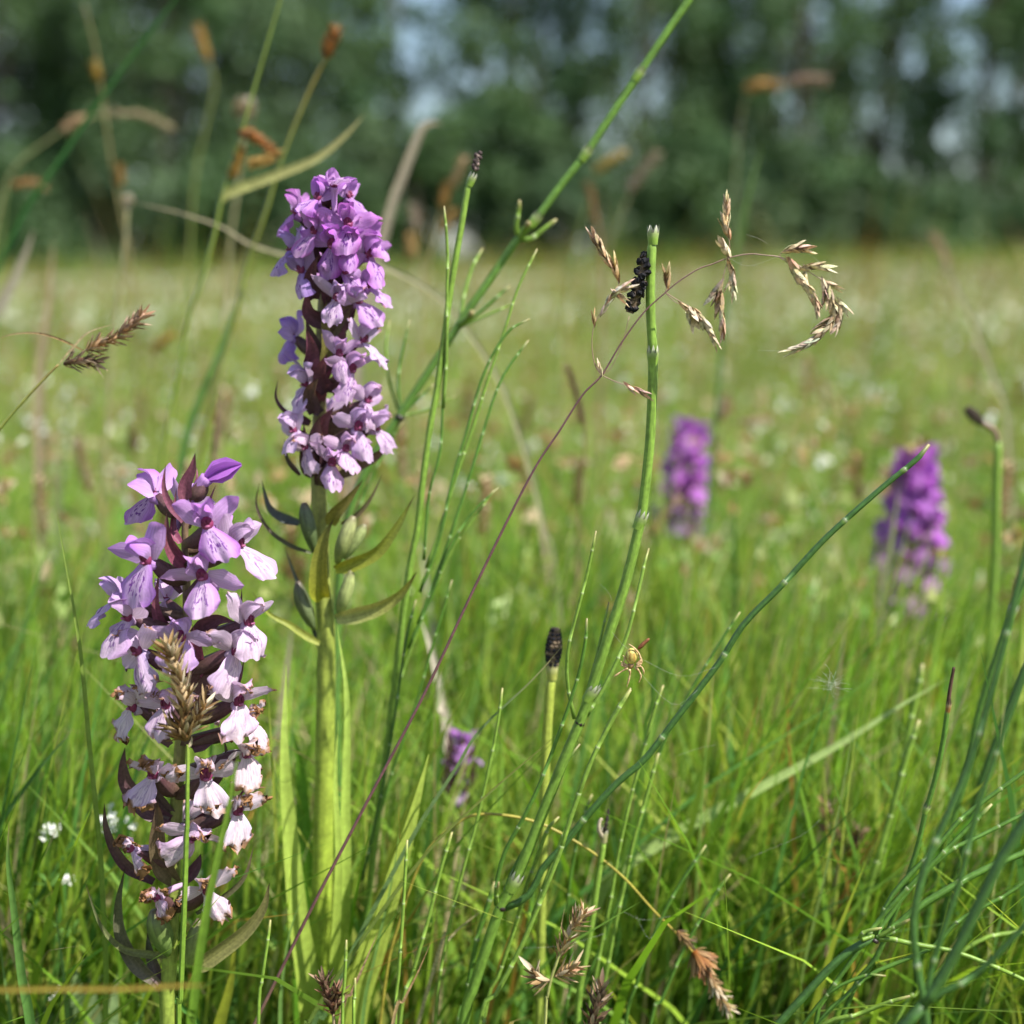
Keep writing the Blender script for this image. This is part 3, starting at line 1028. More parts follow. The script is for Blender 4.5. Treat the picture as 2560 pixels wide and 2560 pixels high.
MG = (0.13, 0.10, 0.055)
GG = (0.16, 0.20, 0.05)
GB = (0.10, 0.12, 0.055)
FB = [
    ([c1(955, 760), c1(830, 600), c1(775, 430), c1(795, 225)], 17, MAROON, (0.24, 0.09, 0.13), 0.5, -0.004),
    ([c1(990, 640), c1(975, 430), c1(1040, 270), c1(1070, 120)], 30, (0.22, 0.08, 0.11), MAROON, 0.2, -0.003),
    ([c1(1000, 560), c1(1075, 380), c1(1085, 250)], 12, MAROON, MAROON, 0.9, 0.003),
    ([c1(985, 1190), c1(880, 1060), c1(810, 900), c1(805, 665)], 34, (0.25, 0.055, 0.11), (0.17, 0.075, 0.075), 0.25, -0.005),
    ([c1(1160, 720), c1(1200, 560), c1(1262, 415)], 10, MAROON, MAROON, 0.9, 0.002),
    ([c1(840, 1780), c1(740, 1680), c1(700, 1500), c1(735, 1235)], 26, MAROON, (0.18, 0.07, 0.09), 0.3, -0.006),
    ([c1(1280, 950), c1(1300, 800)], 8, MAROON, MAROON, 0.5, 0.0),
    ([c1(930, 960), c1(860, 820), c1(895, 445)], 20, (0.27, 0.07, 0.13), MAROON, 0.6, 0.003),
    ([c1(940, 1420), c1(840, 1300), c1(700, 1190)], 15, DARKM, DARKM, 0.4, -0.002),
    ([c1(1060, 1800), c1(1200, 1700), c1(1300, 1660), c1(1440, 1690)], 40, DARKM, (0.15, 0.06, 0.075), 0.1, -0.004),
    ([c2(1045, 430), c2(1075, 300), c2(1080, 120), c2(1060, -60)], 42, (0.26, 0.06, 0.12), (0.24, 0.07, 0.12), 0.15, -0.007),
    ([c2(840, 1050), c2(700, 900), c2(670, 700), c2(705, 530)], 26, (0.12, 0.07, 0.06), MG, 0.35, -0.006),
    ([c2(830, 620), c2(690, 570), c2(610, 480), c2(565, 440)], 16, DARKM, MAROON, 0.5, -0.004),
    ([c2(860, 1760), c2(620, 1640), c2(440, 1420), c2(400, 1250), c2(417, 1075)], 42, DARKM, (0.13, 0.075, 0.075), 0.25, -0.004),
    ([c3(760, 610), c3(520, 480), c3(380, 290), c3(310, 80), c3(300, -120)], 26, DARKM, (0.12, 0.08, 0.07), 0.4, -0.005),
    ([c3(960, 610), c3(860, 480), c3(800, 260), c3(805, 10), c3(790, -130)], 48, (0.16, 0.14, 0.06), (0.14, 0.085, 0.065), 0.1, -0.010),
    ([c3(800, 1560), c3(590, 1370), c3(450, 1100), c3(430, 800), c3(490, 490)], 34, (0.12, 0.10, 0.075), GB, 0.3, -0.003),
    ([c3(925, 1300), c3(700, 1290), c3(460, 1230), c3(260, 1010), c3(125, 630)], 18, (0.20, 0.22, 0.06), GB, 0.7, -0.007),
    ([c3(1130, 1400), c3(1240, 1340), c3(1580, 1090), c3(1770, 860), c3(1835, 620)], 42, (0.30, 0.30, 0.10), (0.17, 0.15, 0.06), 0.15, -0.002),
    ([c3(1150, 900), c3(1400, 750), c3(1600, 560), c3(1690, 265)], 18, GB, MG, 0.4, 0.002),
    ([c2(1120, 1540), c2(1280, 1350), c2(1360, 1180), c2(1337, 990)], 20, DARKM, MG, 0.4, -0.001),
    ([c2(1400, 1640), c2(1500, 1490), c2(1640, 1285)], 9, MAROON, DARKM, 0.7, 0.0),
    ([c2(1440, 540), c2(1490, 400), c2(1525, 240)], 10, MAROON, DARKM, 0.7, 0.0),
    ([c1(1450, 1640), c1(1490, 1520), c1(1503, 1380)], 9, MAROON, DARKM, 0.7, 0.0),
    ([c2(1060, 560), c2(1140, 430), c2(1250, 270), c2(1340, 190)], 60, (0.14, 0.085, 0.075), (0.12, 0.05, 0.065), 0.15, -0.003),
    ([c2(1060, 700), c2(1200, 620), c2(1350, 600)], 32, DARKM, DARKM, 0.1, -0.003),
    ([c2(1040, 1080), c2(1200, 980), c2(1400, 930)], 36, DARKM, MAROON, 0.2, -0.002),
    ([c2(1080, 1800), c2(1180, 1700), c2(1320, 1640)], 34, DARKM, MAROON, 0.2, -0.002),
    ([c2(860, 1700), c2(720, 1560), c2(660, 1400), c2(690, 1200)], 44, (0.12, 0.085, 0.065), DARKM, 0.0, 0.003),
    ([c3(830, 1560), c3(770, 1420), c3(720, 1250), c3(700, 1080)], 30, DARKM, GB, 0.2, 0.004),
    ([c3(1050, 600), c3(1150, 460), c3(1200, 350)], 30, DARKM, DARKM, 0.2, 0.0),
    ([c3(1050, 860), c3(1100, 760), c3(1180, 690)], 30, DARKM, DARKM, 0.2, -0.001),
]
for (pts, w, a, b, tw, dy) in FB:
    q = [(p[0], p[1], dy * (i / (len(pts) - 1)) - 0.0012) for i, p in enumerate(pts)]
    bract(forc, fb, q, YF, w * 1.15, a, b, twist=tw, cup=0.5)
capsule(forc, fb, [c3(890, 1290) + (-.003,), c3(850, 1150) + (-.005,), c3(790, 1000) + (-.006,), c3(760, 870) + (-.006,)], YF, 62, (0.13, 0.22, 0.05), (0.15, 0.18, 0.06))
capsule(forc, fb, [c3(1080, 1400) + (-.002,), c3(1110, 1250) + (-.003,), c3(1150, 1080) + (-.003,), c3(1180, 960) + (-.003,)], YF, 46, (0.17, 0.24, 0.06), (0.16, 0.18, 0.07))
leafpart(forc, fb, [c3(1290, 2300), c3(1370, 1930), c3(1480, 1500), c3(1530, 920)], YF + 0.03, 46, (0.20, 0.27, 0.025), (0.26, 0.28, 0.03), twist=0.2, ground=True)

# ---- tall orchid behind
def d1(x, y):
    return (620 + 0.21739 * x, 400 + 0.21739 * y)
def d2(x, y):
    return (620 + 0.25878 * x, 800 + 0.25878 * y)
def d3(x, y):
    return (620 + 0.25878 * x, 1200 + 0.25878 * y)

YR = 0.424
RS = [(822, 440), (818, 560), (815, 650), (806, 800), (800, 1000), (796, 1200), (806, 1450), (816, 1600), (812, 1900), (806, 2200), (798, 2450), (796, 2560)]
rb = gbase(RS, YR)
rorc = thing("orchid", rb, "tall magenta orchid standing upright behind the faded one on a thick yellow-green stem", "orchid", "orchids in the meadow")
stem_part(rorc, rb, RS, YR, 14, 62, (0.16, 0.06, 0.085), (0.30, 0.43, 0.04), rib=0.07)
HUE = (0.45, 0.10, 0.56)
HUE_SHADE = (0.28, 0.14, 0.60)  # bluer violet: shade on the flowers turned from the sun, put into petal colour
RF = [
    (d1(800, 440), -30, 40, 0.0, 0.9, 0.05, 0, (0.9, 0.9), HUE),
    (d1(990, 300), 20, 60, 0.0, 0.8, 0.30, 0, (1.2, 1.0), HUE),
    (d1(1160, 420), 70, 22, 0.0, 0.85, 0.12, 0, (0.9, 0.5), HUE),
    (d1(560, 600), -92, 12, 0.0, 1.0, 0.12, 0, (0.8, 0.6), HUE),
    (d1(1150, 740), 18, 6, 0.1, 1.0, 0.05, 0, (0.5, 0.1), HUE),
    (d1(1390, 880), 72, 5, 0.0, 0.95, 0.15, 0.15, (0.6, 0.3), HUE),
    (d1(970, 980), -12, 0, 0.0, 1.05, 0.02, 0, (0.35, 0.5), HUE),
    (d1(1160, 960), 24, -4, 0.0, 1.0, 0.0, 0, (0.6, 0.4), HUE),
    (d1(1380, 1080), 60, -4, 0.0, 1.05, 0.12, 0, (0.6, 0.05), HUE),
    (d1(500, 1040), -75, 4, 0.0, 0.95, 0.2, 0, (0.4, 0.8), HUE_SHADE),
    (d1(620, 1270), -52, 0, 0.1, 1.0, 0.1, 0, (0.3, 1.0), HUE_SHADE),
    (d1(1370, 1440), 66, -2, 0.0, 0.95, 0.28, 0.2, (0.7, 0.2), HUE),
    (d1(1020, 1590), 6, -6, 0.0, 0.9, 0.50, 0.1, (0.5, 0.3), HUE),
    (d1(1270, 1620), 46, -6, 0.0, 0.95, 0.25, 0.15, (0.5, 0.6), HUE),
    (d2(430, 150), -105, 16, 0.0, 0.95, 0.05, 0, (0.9, 0.2), HUE_SHADE),
    (d2(1110, 190), 66, 6, 0.0, 1.0, 0.55, 0.25, (0.7, 0.3), HUE),
    (d2(560, 610), -64, -4, 0.0, 1.0, 0.35, 0, (0.7, 1.1), HUE_SHADE),
    (d2(1000, 480), 42, 0, 0.0, 1.0, 0.32, 0.1, (0.2, 0.5), HUE),
    (d2(1150, 780), 70, -4, 0.0, 0.95, 0.45, 0.25, (0.3, 0.3), HUE),
    (d2(450, 1070), -54, 0, 0.0, 0.95, 0.5, 0.1, (0.1, 1.2), HUE),
    (d2(1060, 1040), 40, -4, 0.0, 1.08, 0.42, 0.12, (0.3, 0.4), HUE),
    (d2(1230, 1040), 72, -4, 0.0, 1.0, 0.45, 0.2, (0.5, 0.4), HUE),
    (d2(810, 1380), 6, -4, 0.0, 0.95, 0.36, 0.12, (0.7, -0.1), HUE),
    (d2(560, 1230), -40, -4, 0.2, 0.85, 0.5, 0.3, (0.1, 0.3), HUE_SHADE),
    (d1(760, 820), -28, 2, 0.1, 0.85, 0.15, 0, None, HUE),
    (d1(1120, 1280), 34, 0, 0.2, 0.85, 0.2, 0.1, None, HUE),
    (d2(880, 330), 20, -2, -0.1, 0.8, 0.35, 0.1, None, HUE),
    (d2(940, 1250), 28, -4, 0.0, 0.85, 0.45, 0.2, None, HUE),
    (d1(700, 700), 170, 8, 0.0, 0.9, 0.2, 0, None, HUE_SHADE),
    (d1(900, 1200), 160, 4, 0.0, 0.9, 0.2, 0, None, HUE),
    (d2(800, 300), 172, 4, 0.0, 0.9, 0.4, 0, None, HUE),
    (d2(780, 900), 165, 4, 0.0, 0.9, 0.4, 0, None, HUE),
]
for (uv, az, pit, roll, sc, fade, wi, sep, hue) in RF:
    a = R_(az)
    u, v = uv
    O = P(u, v, YR - math.cos(a) * 0.0115)
    vs = v + 50
    sp = P(stem_at(RS, vs), vs, YR - math.cos(a) * 0.0015)
    flower(rorc, rb, O, sp, a, R_(pit) + rng.uniform(-.2, .2), roll + rng.uniform(-.3, .3), sc * 0.98, fade, wi, True, sep, hue=hue, lipw=rng.uniform(0.66, 0.95), sat=0.32 if v < 760 else 0.12)
DK = (0.085, 0.035, 0.05)
RB = [
    ([d1(900, 760), d1(890, 560), d1(850, 350), d1(810, 160)], 22, DK, (0.20, 0.09, 0.09), 0.3, -0.005),
    ([d1(920, 520), d1(880, 300), d1(940, 130)], 12, MAROON, MAROON, 0.6, 0.0),
    ([d1(850, 940), d1(740, 780), d1(720, 600)], 26, MAROON, DK, 0.3, -0.006),
    ([d1(900, 1250), d1(800, 1150), d1(770, 950)], 34, DK, DK, 0.2, -0.008),
    ([d1(900, 1900), d1(700, 1750), d1(680, 1500)], 42, (0.06, 0.03, 0.035), MAROON, 0.1, -0.008),
    ([d1(950, 2000), d1(1100, 1750), d1(1140, 1400)], 40, MG, (0.17, 0.09, 0.07), 0.1, -0.009),
    ([d1(1000, 2000), d1(1150, 1850), d1(1260, 1600)], 26, MAROON, DK, 0.3, -0.004),
    ([d2(720, 420), d2(640, 250), d2(560, 0)], 46, (0.07, 0.05, 0.045), DK, 0.1, -0.006),
    ([d2(680, 560), d2(760, 300), d2(740, 0), d2(760, -200)], 30, (0.22, 0.22, 0.05), (0.16, 0.13, 0.05), 0.3, -0.011),
    ([d2(760, 400), d2(880, 250), d2(950, 0)], 34, MAROON, (0.16, 0.08, 0.08), 0.2, -0.007),
    ([d2(700, 780), d2(720, 600), d2(840, 440)], 30, (0.22, 0.08, 0.08), MAROON, 0.3, -0.009),
    ([d2(680, 1200), d2(720, 1000), d2(830, 840)], 40, (0.24, 0.10, 0.07), MAROON, 0.2, -0.010),
    ([d2(800, 1150), d2(900, 950), d2(980, 760)], 46, MG, (0.15, 0.08, 0.07), 0.2, -0.006),
    ([d2(700, 900), d2(600, 780), d2(640, 560), d2(680, 400)], 36, (0.08, 0.06, 0.05), MAROON, 0.1, -0.006),
    ([d2(600, 1000), d2(470, 920), d2(560, 700)], 24, DK, MAROON, 0.3, -0.004),
    ([d2(440, 930), d2(330, 860), d2(265, 740), d2(290, 570)], 12, DK, DK, 0.6, 0.0),
    ([d2(640, 1500), d2(560, 1350), d2(540, 1000)], 40, (0.06, 0.045, 0.04), DK, 0.1, -0.006),
    ([d2(700, 1600), d2(760, 1400), d2(700, 1200)], 46, (0.07, 0.04, 0.04), DK, 0.0, -0.009),
    ([d2(500, 1500), d2(380, 1350), d2(350, 1150)], 14, DK, GB, 0.5, -0.002),
    ([d2(880, 1500), d2(1050, 1400), d2(1250, 1300), d2(1350, 1190)], 34, MG, (0.16, 0.08, 0.06), 0.3, 0.0),
    ([d1(760, 1600), d1(720, 1350), d1(800, 1100)], 40, DK, (0.14, 0.05, 0.07), 0.2, -0.013),
    ([d1(960, 1700), d1(930, 1450), d1(980, 1250)], 36, DK, MAROON, -0.2, -0.013),
    ([d2(600, 500), d2(620, 300), d2(560, 80)], 40, DK, MAROON, 0.2, -0.014),
    ([d2(760, 700), d2(700, 520), d2(760, 330)], 44, (0.06, 0.03, 0.035), MAROON, 0.1, -0.014),
    ([d2(640, 900), d2(600, 700), d2(680, 560)], 40, (0.07, 0.045, 0.04), (0.16, 0.09, 0.07), 0.1, -0.013),
    ([d2(740, 1320), d2(660, 1120), d2(690, 930)], 46, (0.05, 0.03, 0.03), (0.12, 0.06, 0.06), 0.1, -0.013),
    ([d3(800, 430), d3(830, 330), d3(960, 190), d3(1110, 0)], 36, (0.26, 0.25, 0.04), (0.20, 0.17, 0.05), 0.2, -0.008),
    ([d3(730, 1140), d3(690, 1060), d3(690, 800), d3(740, 560), d3(820, 385)], 50, (0.34, 0.36, 0.02), (0.20, 0.20, 0.07), 0.05, -0.013),
    ([d3(840, 860), d3(1000, 810), d3(1250, 690), d3(1450, 430), d3(1605, 150)], 38, (0.30, 0.33, 0.03), (0.22, 0.26, 0.05), 0.2, -0.008),
    ([d3(850, 1335), d3(1050, 1290), d3(1280, 1220), d3(1480, 1090), d3(1635, 885)], 46, (0.40, 0.44, 0.16), (0.28, 0.27, 0.03), 0.25, -0.006),
    ([d3(610, 705), d3(400, 630), d3(200, 480), d3(80, 250), d3(110, 20)], 12, GB, DK, 0.5, -0.006),
    ([d3(500, 420), d3(330, 370), d3(200, 260), d3(130, 0)], 26, (0.07, 0.09, 0.08), (0.10, 0.10, 0.10), 0.5, 0.003),
    ([d3(690, 1580), d3(560, 1510), d3(400, 1400), d3(200, 1290), d3(40, 1080)], 20, (0.27, 0.30, 0.06), (0.22, 0.26, 0.03), 0.5, -0.010),
    ([d3(680, 1620), d3(560, 1200), d3(460, 950), d3(350, 640)], 16, (0.10, 0.13, 0.09), (0.12, 0.15, 0.12), 0.5, 0.004),
    ([d3(900, 420), d3(1050, 330), d3(1180, 180), d3(1300, -60)], 16, MG, (0.14, 0.12, 0.06), 0.5, 0.0),
]
for (pts, w, a, b, tw, dy) in RB:
    q = [(p[0], p[1], dy * (0.4 + 0.6 * i / (len(pts) - 1))) for i, p in enumerate(pts)]
    bract(rorc, rb, q, YR, w, a, b, twist=tw, cup=0.5)
capsule(rorc, rb, [d3(640, 700) + (-.006,), d3(600, 520) + (-.008,), d3(560, 350) + (-.008,), d3(540, 220) + (-.008,)], YR, 40, (0.10, 0.15, 0.05), (0.07, 0.09, 0.05))
capsule(rorc, rb, [d3(640, 1440) + (-.003,), d3(570, 1280) + (-.005,), d3(510, 1120) + (-.005,), d3(480, 980) + (-.005,)], YR, 42, (0.14, 0.19, 0.07), (0.09, 0.10, 0.06))
capsule(rorc, rb, [d3(860, 800) + (-.004,), d3(910, 640) + (-.006,), d3(970, 480) + (-.006,), d3(1020, 350) + (-.006,)], YR, 44, (0.20, 0.25, 0.07), (0.34, 0.36, 0.16))  # capsules on the sun side: full light put into a paler green
capsule(rorc, rb, [d3(880, 1300) + (-.002,), d3(920, 1160) + (-.004,), d3(970, 1010) + (-.004,), d3(1000, 870) + (-.004,)], YR, 40, (0.30, 0.37, 0.12), (0.30, 0.34, 0.13))
capsule(rorc, rb, [d3(930, 760), d3(1000, 640), d3(1080, 520), d3(1130, 430)], YR, 36, (0.27, 0.34, 0.12), (0.30, 0.35, 0.14))
leafpart(rorc, rb, [(768, 2490, -.01), (742, 2300, -.01), (722, 2080, -.01), (709, 1880, -.012), (716, 1660, -.008)], YR, 66, (0.33, 0.45, 0.06), (0.36, 0.48, 0.10), twist=0.65, ground=True, taper=1.2)
leafpart(rorc, rb, [(845, 2500, -.006), (858, 2250, -.01), (862, 2000, -.01), (866, 1750, -.01), (842, 1560, -.008)], YR, 46, (0.33, 0.45, 0.06), (0.35, 0.48, 0.10), twist=0.6, ground=True)
leafpart(rorc, rb, [(860, 2560, -.02), (925, 2370, -.02), (1010, 2110, -.02), (1072, 1885, -.02)], YR, 130, (0.36, 0.46, 0.06), (0.42, 0.53, 0.10), twist=0.5, ground=True, taper=0.8)
leafpart(rorc, rb, [(770, 2520, .01), (765, 2200, .015), (755, 1950, .02), (735, 1830, .02)], YR, 80, (0.11, 0.27, 0.02), (0.12, 0.28, 0.02), twist=-0.2, ground=True)
leafpart(rorc, rb, [(815, 2540, -.012), (835, 2380, -.016), (845, 2150, -.018), (838, 1950, -.016), (846, 1800, -.014)], YR, 34, (0.33, 0.44, 0.06), (0.34, 0.46, 0.09), twist=0.6, ground=True)


# ---- blurred orchids further back
def far_orchid(spine, Y, n, wpx, label, seed, top_bald=0.0, fade=0.15, sc=1.0):
    rr = random.Random(seed)
    b = gbase(spine, Y)
    o = thing("orchid", b, label, "orchid", "orchids in the meadow")
    stem_part(o, b, spine, Y, 10, 30, (0.15, 0.07, 0.07), (0.20, 0.27, 0.05))
    v0, v1 = spine[0][1], spine[1][1]
    ga = 2.39996
    for i in range(n):
        t = (i + 0.5) / n
        v = v0 + (v1 - v0) * t
        az = ((i * ga + math.pi) % (2 * math.pi)) - math.pi
        rad = wpx * (0.28 + 0.72 * min(1, t * 2.2)) * rr.uniform(0.8, 1.2) / FPX * Y
        s = P(stem_at(spine, v), v, Y)
        O = s + np.array([math.sin(az) * rad, -math.cos(az) * rad, 0.002])
        flower(o, b, O, s - np.array([0, 0, 0.007]), az, rr.uniform(-0.15, 0.2), rr.uniform(-0.2, 0.2), sc * rr.uniform(0.9, 1.05), max(0, min(1, fade + (t - 0.5) * 0.3 + rr.uniform(-0.1, 0.1))), 0.05 if t > .7 else 0, False, None, hue=(0.48, 0.10, 0.59), sat=0.6)
    for i in range(10):
        t = (i + 0.3) / 10
        v = v0 + (v1 - v0) * t + 12
        u = stem_at(spine, v)
        sg = 1 if i % 2 else -1
        bract(o, b, [(u, v + 20, 0), (u + sg * 28, v, -0.006), (u + sg * 40, v - 40, -0.008)], Y, 16, DARKM, MAROON, twist=rr.uniform(-.6, .6))
    return o


far_orchid([(2290, 1165), (2265, 1560), (2262, 1800), (2260, 2200)], 0.72, 44, 60, "blurred bright violet orchid with a full dense spike behind the leaning branch tip", 5, fade=0.04, sc=1.3)
far_orchid([(1720, 1075), (1705, 1340), (1700, 1600), (1690, 2000)], 0.84, 16, 42, "blurred short magenta orchid behind the horsetail with the empty cone", 6, fade=0.02, sc=1.35)
far_orchid([(1158, 1850), (1145, 1990), (1140, 2150), (1135, 2400)], 0.50, 4, 20, "small half-withered orchid low in the grass with one violet flower left", 8, fade=0.30, sc=0.75)


# ------------------------------------------------------------------ horsetails
HG = (0.085, 0.19, 0.025)
HGL = (0.19, 0.31, 0.045)
HGD = (0.05, 0.125, 0.026)


def jointed(mb, pp, r0, r1, c0, c1, gap, sides=8, rib=0.08, node=(0.33, 0.36, 0.22), tipc=None, swell=1.09):
    """a jointed stem or branch, pp from base to tip: pale rings and a slight swelling at each joint"""
    pp = catmull(pp, 8)
    L = arclen(pp)[-1]
    ss = list(np.linspace(0, L, max(8, int(L / 0.004))))
    nodes = []
    if gap:
        x = L - gap * 0.45
        g = gap
        while x > 0:
            nodes.append(x)
            x -= g
            g *= 1.12
    e = r0 * 0.8
    for x in nodes:
        ss += [x - e * 1.6, x - e * 0.7, x, x + e * 0.5, x + e * 0.6]
    ss = np.array(sorted(s for s in ss if 0 <= s <= L))
    ss = ss[np.concatenate([[True], np.diff(ss) > 1e-5])]
    q = resample(pp, ss)
    t = ss / L
    r = r0 + (r1 - r0) * t
    cols = []
    for i, s in enumerate(ss):
        c = lerp(c0, c1, t[i])
        if tipc is not None and L - s < 0.0030:
            c = lerp(c, tipc, min(1, (0.0030 - (L - s)) / 0.002))
        for x in nodes:
            d = s - x
            if -e * 1.25 < d <= e * 0.55:
                k = 1 - abs(d + e * 0.5) / (e * 1.4)
                r[i] *= 1 + (swell - 1) * max(0.2, k)
                if d > -e * 0.35:
                    c = lerp(c, node, 0.5)
                else:
                    c = lerp(c, (0.20, 0.30, 0.05), 0.5)
            elif e * 0.55 < d < e * 0.7:
                r[i] *= 0.86
        cols.append(c)
    r[-1] *= 0.55
    tube(mb, q, r, cols, sides, rib)


def sheath(root, base, p, axis, r, c0=HGL, c1=(0.10, 0.09, 0.07), white=True, h=None, teeth=8, flare=1.25):
    """toothed sheath collar at a joint"""
    axis = axis / np.linalg.norm(axis)
    ref = np.array([0, 1.0, 0]) if abs(axis[1]) < 0.9 else np.array([1.0, 0, 0])
    a = np.cross(axis, ref); a /= np.linalg.norm(a)
    b = np.cross(axis, a)
    h = h or r * 3.2
    V, F, C = [], [], []
    n = teeth * 2
    rings = [(0.0, 1.02, c0), (0.35, 1.12, c0), (0.7, flare, lerp(c0, (0.4, 0.4, 0.25), 0.4))]
    for (t, k, c) in rings:
        for j in range(n):
            an = 2 * math.pi * j / n
            V.append(p + axis * h * t + r * k * (math.cos(an) * a + math.sin(an) * b)); C.append(c)
    for j in range(n):
        an = 2 * math.pi * j / n
        t = 1.25 if j % 2 == 0 else 0.78
        k = flare * (0.98 if j % 2 == 0 else 1.0)
        V.append(p + axis * h * t + r * k * (math.cos(an) * a + math.sin(an) * b))
        C.append(((0.62, 0.60, 0.54) if white else c1) if j % 2 == 0 else c1)
    for i in range(3):
        for j in range(n):
            F.append((i * n + j, i * n + (j + 1) % n, (i + 1) * n + (j + 1) % n, (i + 1) * n + j))
    return MB().add(V, F, C).build("sheath", M_STEM, root, base)


def hpath(pts, Y):
    return path(pts, Y)


def horsetail(label, stem, Y, wtop, wbot, c_top, c_bot, branches=(), gap=0.0, nodes_px=(), lean=0.5, tipc=None, name="horsetail", group="horsetails", dark_nodes=()):
    """stem: pixels from top to bottom; branches: lists from base to tip as (pts, wpx, colour, dY)"""
    pp = to_ground(path(stem, Y), lean)
    b = np.array([pp[-1][0], pp[-1][1], 0.0])
    root = thing(name, b, label, "horsetail", group)
    mb = MB()
    jointed(mb, pp[::-1], wbot / FPX * Y * 0.5, wtop / FPX * Y * 0.5, c_bot, c_top, gap, sides=14, rib=0.06, tipc=tipc)
    mb.build("stem", M_STEM, root, b)
    for k, (pts, w, c, dY) in enumerate(branches):
        mb = MB()
        q = path([(p[0], p[1], dY * i / max(1, len(pts) - 1)) for i, p in enumerate(pts)], Y)
        if len(pts) and pts[0][1] >= 2500:
            d_ = q[0] - q[1]
            d_[2] = -abs(d_[2]) - 0.3 * np.linalg.norm(d_)
            q = np.vstack([q[0] + d_ / np.linalg.norm(d_) * 0.03, q])
        jointed(mb, q, w / FPX * Y * 0.5, w * 0.72 / FPX * Y * 0.5, lerp(c, HGD, 0.3), c, 0.0125 if w < 16 else 0.021, sides=8, rib=0.09, tipc=(0.26, 0.22, 0.09))
        mb.build("branch", M_STEM, root, b)
    for (u, v, du, dv, w, white) in nodes_px:
        p = P(u, v, Y)
        ax = P(u + du, v + dv, Y) - p
        sheath(root, b, p - ax / np.linalg.norm(ax) * w / FPX * Y * 0.9, ax, w / FPX * Y * 0.5 * 1.02, white=white)
    for (u, v, w) in dark_nodes:
        p = P(u, v, Y)
        mb = MB()
        ax = np.array([0.5, 0, 0.86]) * w / FPX * Y
        tube(mb, np.array([p - ax * .28, p - ax * .1, p + ax * .22]), np.array([w * .98, w * 1.12, w * 0.9]) / FPX * Y * 0.52, [(0.02, 0.012, 0.01)], 10)
        mb.build("joint", M_STEM, root, b)
    return root, b


def e1(x, y):
    return (1200 + 0.36232 * x, 1300 + 0.36232 * y)
def e2(x, y):
    return (1160 + 0.38302 * x, 1860 + 0.38302 * y)

YH = 0.385
main_stem = [(1632, 586), (1627, 657), (1626, 775), (1632, 889), (1630, 1000), (1624, 1110), (1612, 1224), (1601, 1301), (1562, 1463), (1515, 1608), (1475, 1735), (1450, 1804), (1403, 1916), (1350, 2050), (1286, 2205), (1248, 2274), (1183, 2473), (1160, 2550)]
brs = [
    ([e1(650, 1370), e1(615, 1200), e1(598, 1050), e1(615, 850), e1(720, 450), e1(770, 230), e1(800, 75)], 11, HGL, -0.004),
    ([e1(735, 1190), e1(800, 960), e1(855, 720), e1(890, 565)], 9, HGL, 0.004),
    ([e1(735, 1350), e1(880, 1110), e1(1010, 810), e1(1090, 500), e1(1135, 300), e1(1165, 195)], 12, HGL, 0.006),
    ([(1240, 2262), (1243, 2200), (1262, 2130), (1300, 2060), (1345, 1970), (1395, 1840), (1430, 1740), (1452, 1665), (1465, 1590), (1467, 1546)], 13, HG, -0.006),
    ([(1262, 2270), (1320, 2240), (1360, 2165), (1395, 2130), (1450, 2060), (1540, 1960), (1610, 1900), (1680, 1810), (1795, 1660), (1860, 1560), (1953, 1465), (2040, 1370), (2093, 1318), (2210, 1215), (2290, 1150), (2323, 1111)], 19, HGD, -0.002),
    ([(1255, 2262), (1275, 2190), (1330, 2090), (1380, 1990), (1420, 1900), (1450, 1860)], 12, HG, 0.004),
    ([(1245, 2262), (1242, 2235), (1247, 2205)], 11, HGL, -0.004),
    ([(1332, 2289, 0), (1390, 2136), (1428, 2040), (1478, 1906), (1526, 1800), (1577, 1720)], 13, HGL, 0.0),
]
hroot, hb = horsetail("tall horsetail with a shrivelled black cone hanging beside its empty white-toothed tip", main_stem, YH, 23, 33, HGL, HG, brs, gap=0.0,
                      nodes_px=[(1632, 889, 0, -10, 24, True), (1601, 1301, 4, -10, 26, True), (1478, 1733, 6, -10, 27, True), (1286, 2205, 5, -10, 30, True)],
                      dark_nodes=[(1450, 1806, 25), (1254, 2266, 27)], lean=0.6)
# open toothed tip sheath
tipp = P(1632, 612, YH)
sheath(hroot, hb, tipp, np.array([0.0, 0, 1.0]), 0.00125, c0=HGL, c1=(0.05, 0.04, 0.035), white=True, h=0.0042, teeth=6, flare=1.28)
# shrivelled hanging cone
mbn = MB()
crr = random.Random(4)
cone_line = catmull(np.array([P(1617, 636, YH + .001), P(1606, 680, YH - .0005), P(1592, 730, YH - .001), P(1574, 782, YH - .001)]), 8)
Tc = tangents(cone_line)
for lev in range(9):
    t = (lev + 0.5) / 9
    kk = int(t * (len(cone_line) - 1))
    c, ax = cone_line[kk], Tc[kk]
    sx = np.cross(ax, np.array([0, 1.0, 0])); sx /= np.linalg.norm(sx)
    sy = np.cross(ax, sx)
    rr_ = 0.0021 * (0.55 + 0.45 * math.sin(0.4 + t * 2.3)) * crr.uniform(0.85, 1.1)
    for k in range(6):
        if crr.random() < 0.12:
            continue
        an = (k + 0.5 * (lev % 2)) * math.pi / 3 + crr.uniform(-.25, .25)
        n_ = math.cos(an) * sx + math.sin(an) * sy
        d = n_ + ax * crr.uniform(-.5, .5)
        d /= np.linalg.norm(d)
        p0 = c + n_ * rr_ * 0.15
        sz = crr.uniform(0.0008, 0.0012)
        tube(mbn, np.array([p0, p0 + d * rr_ * .55, p0 + d * rr_ * .75, p0 + d * rr_ * crr.uniform(.9, 1.05)]), np.array([0.8, 0.95, 1.0, 0.6]) * sz, [(0.22, 0.16, 0.10), (0.05, 0.04, 0.035), (0.018, 0.017, 0.02), (0.012, 0.012, 0.015)], 5)
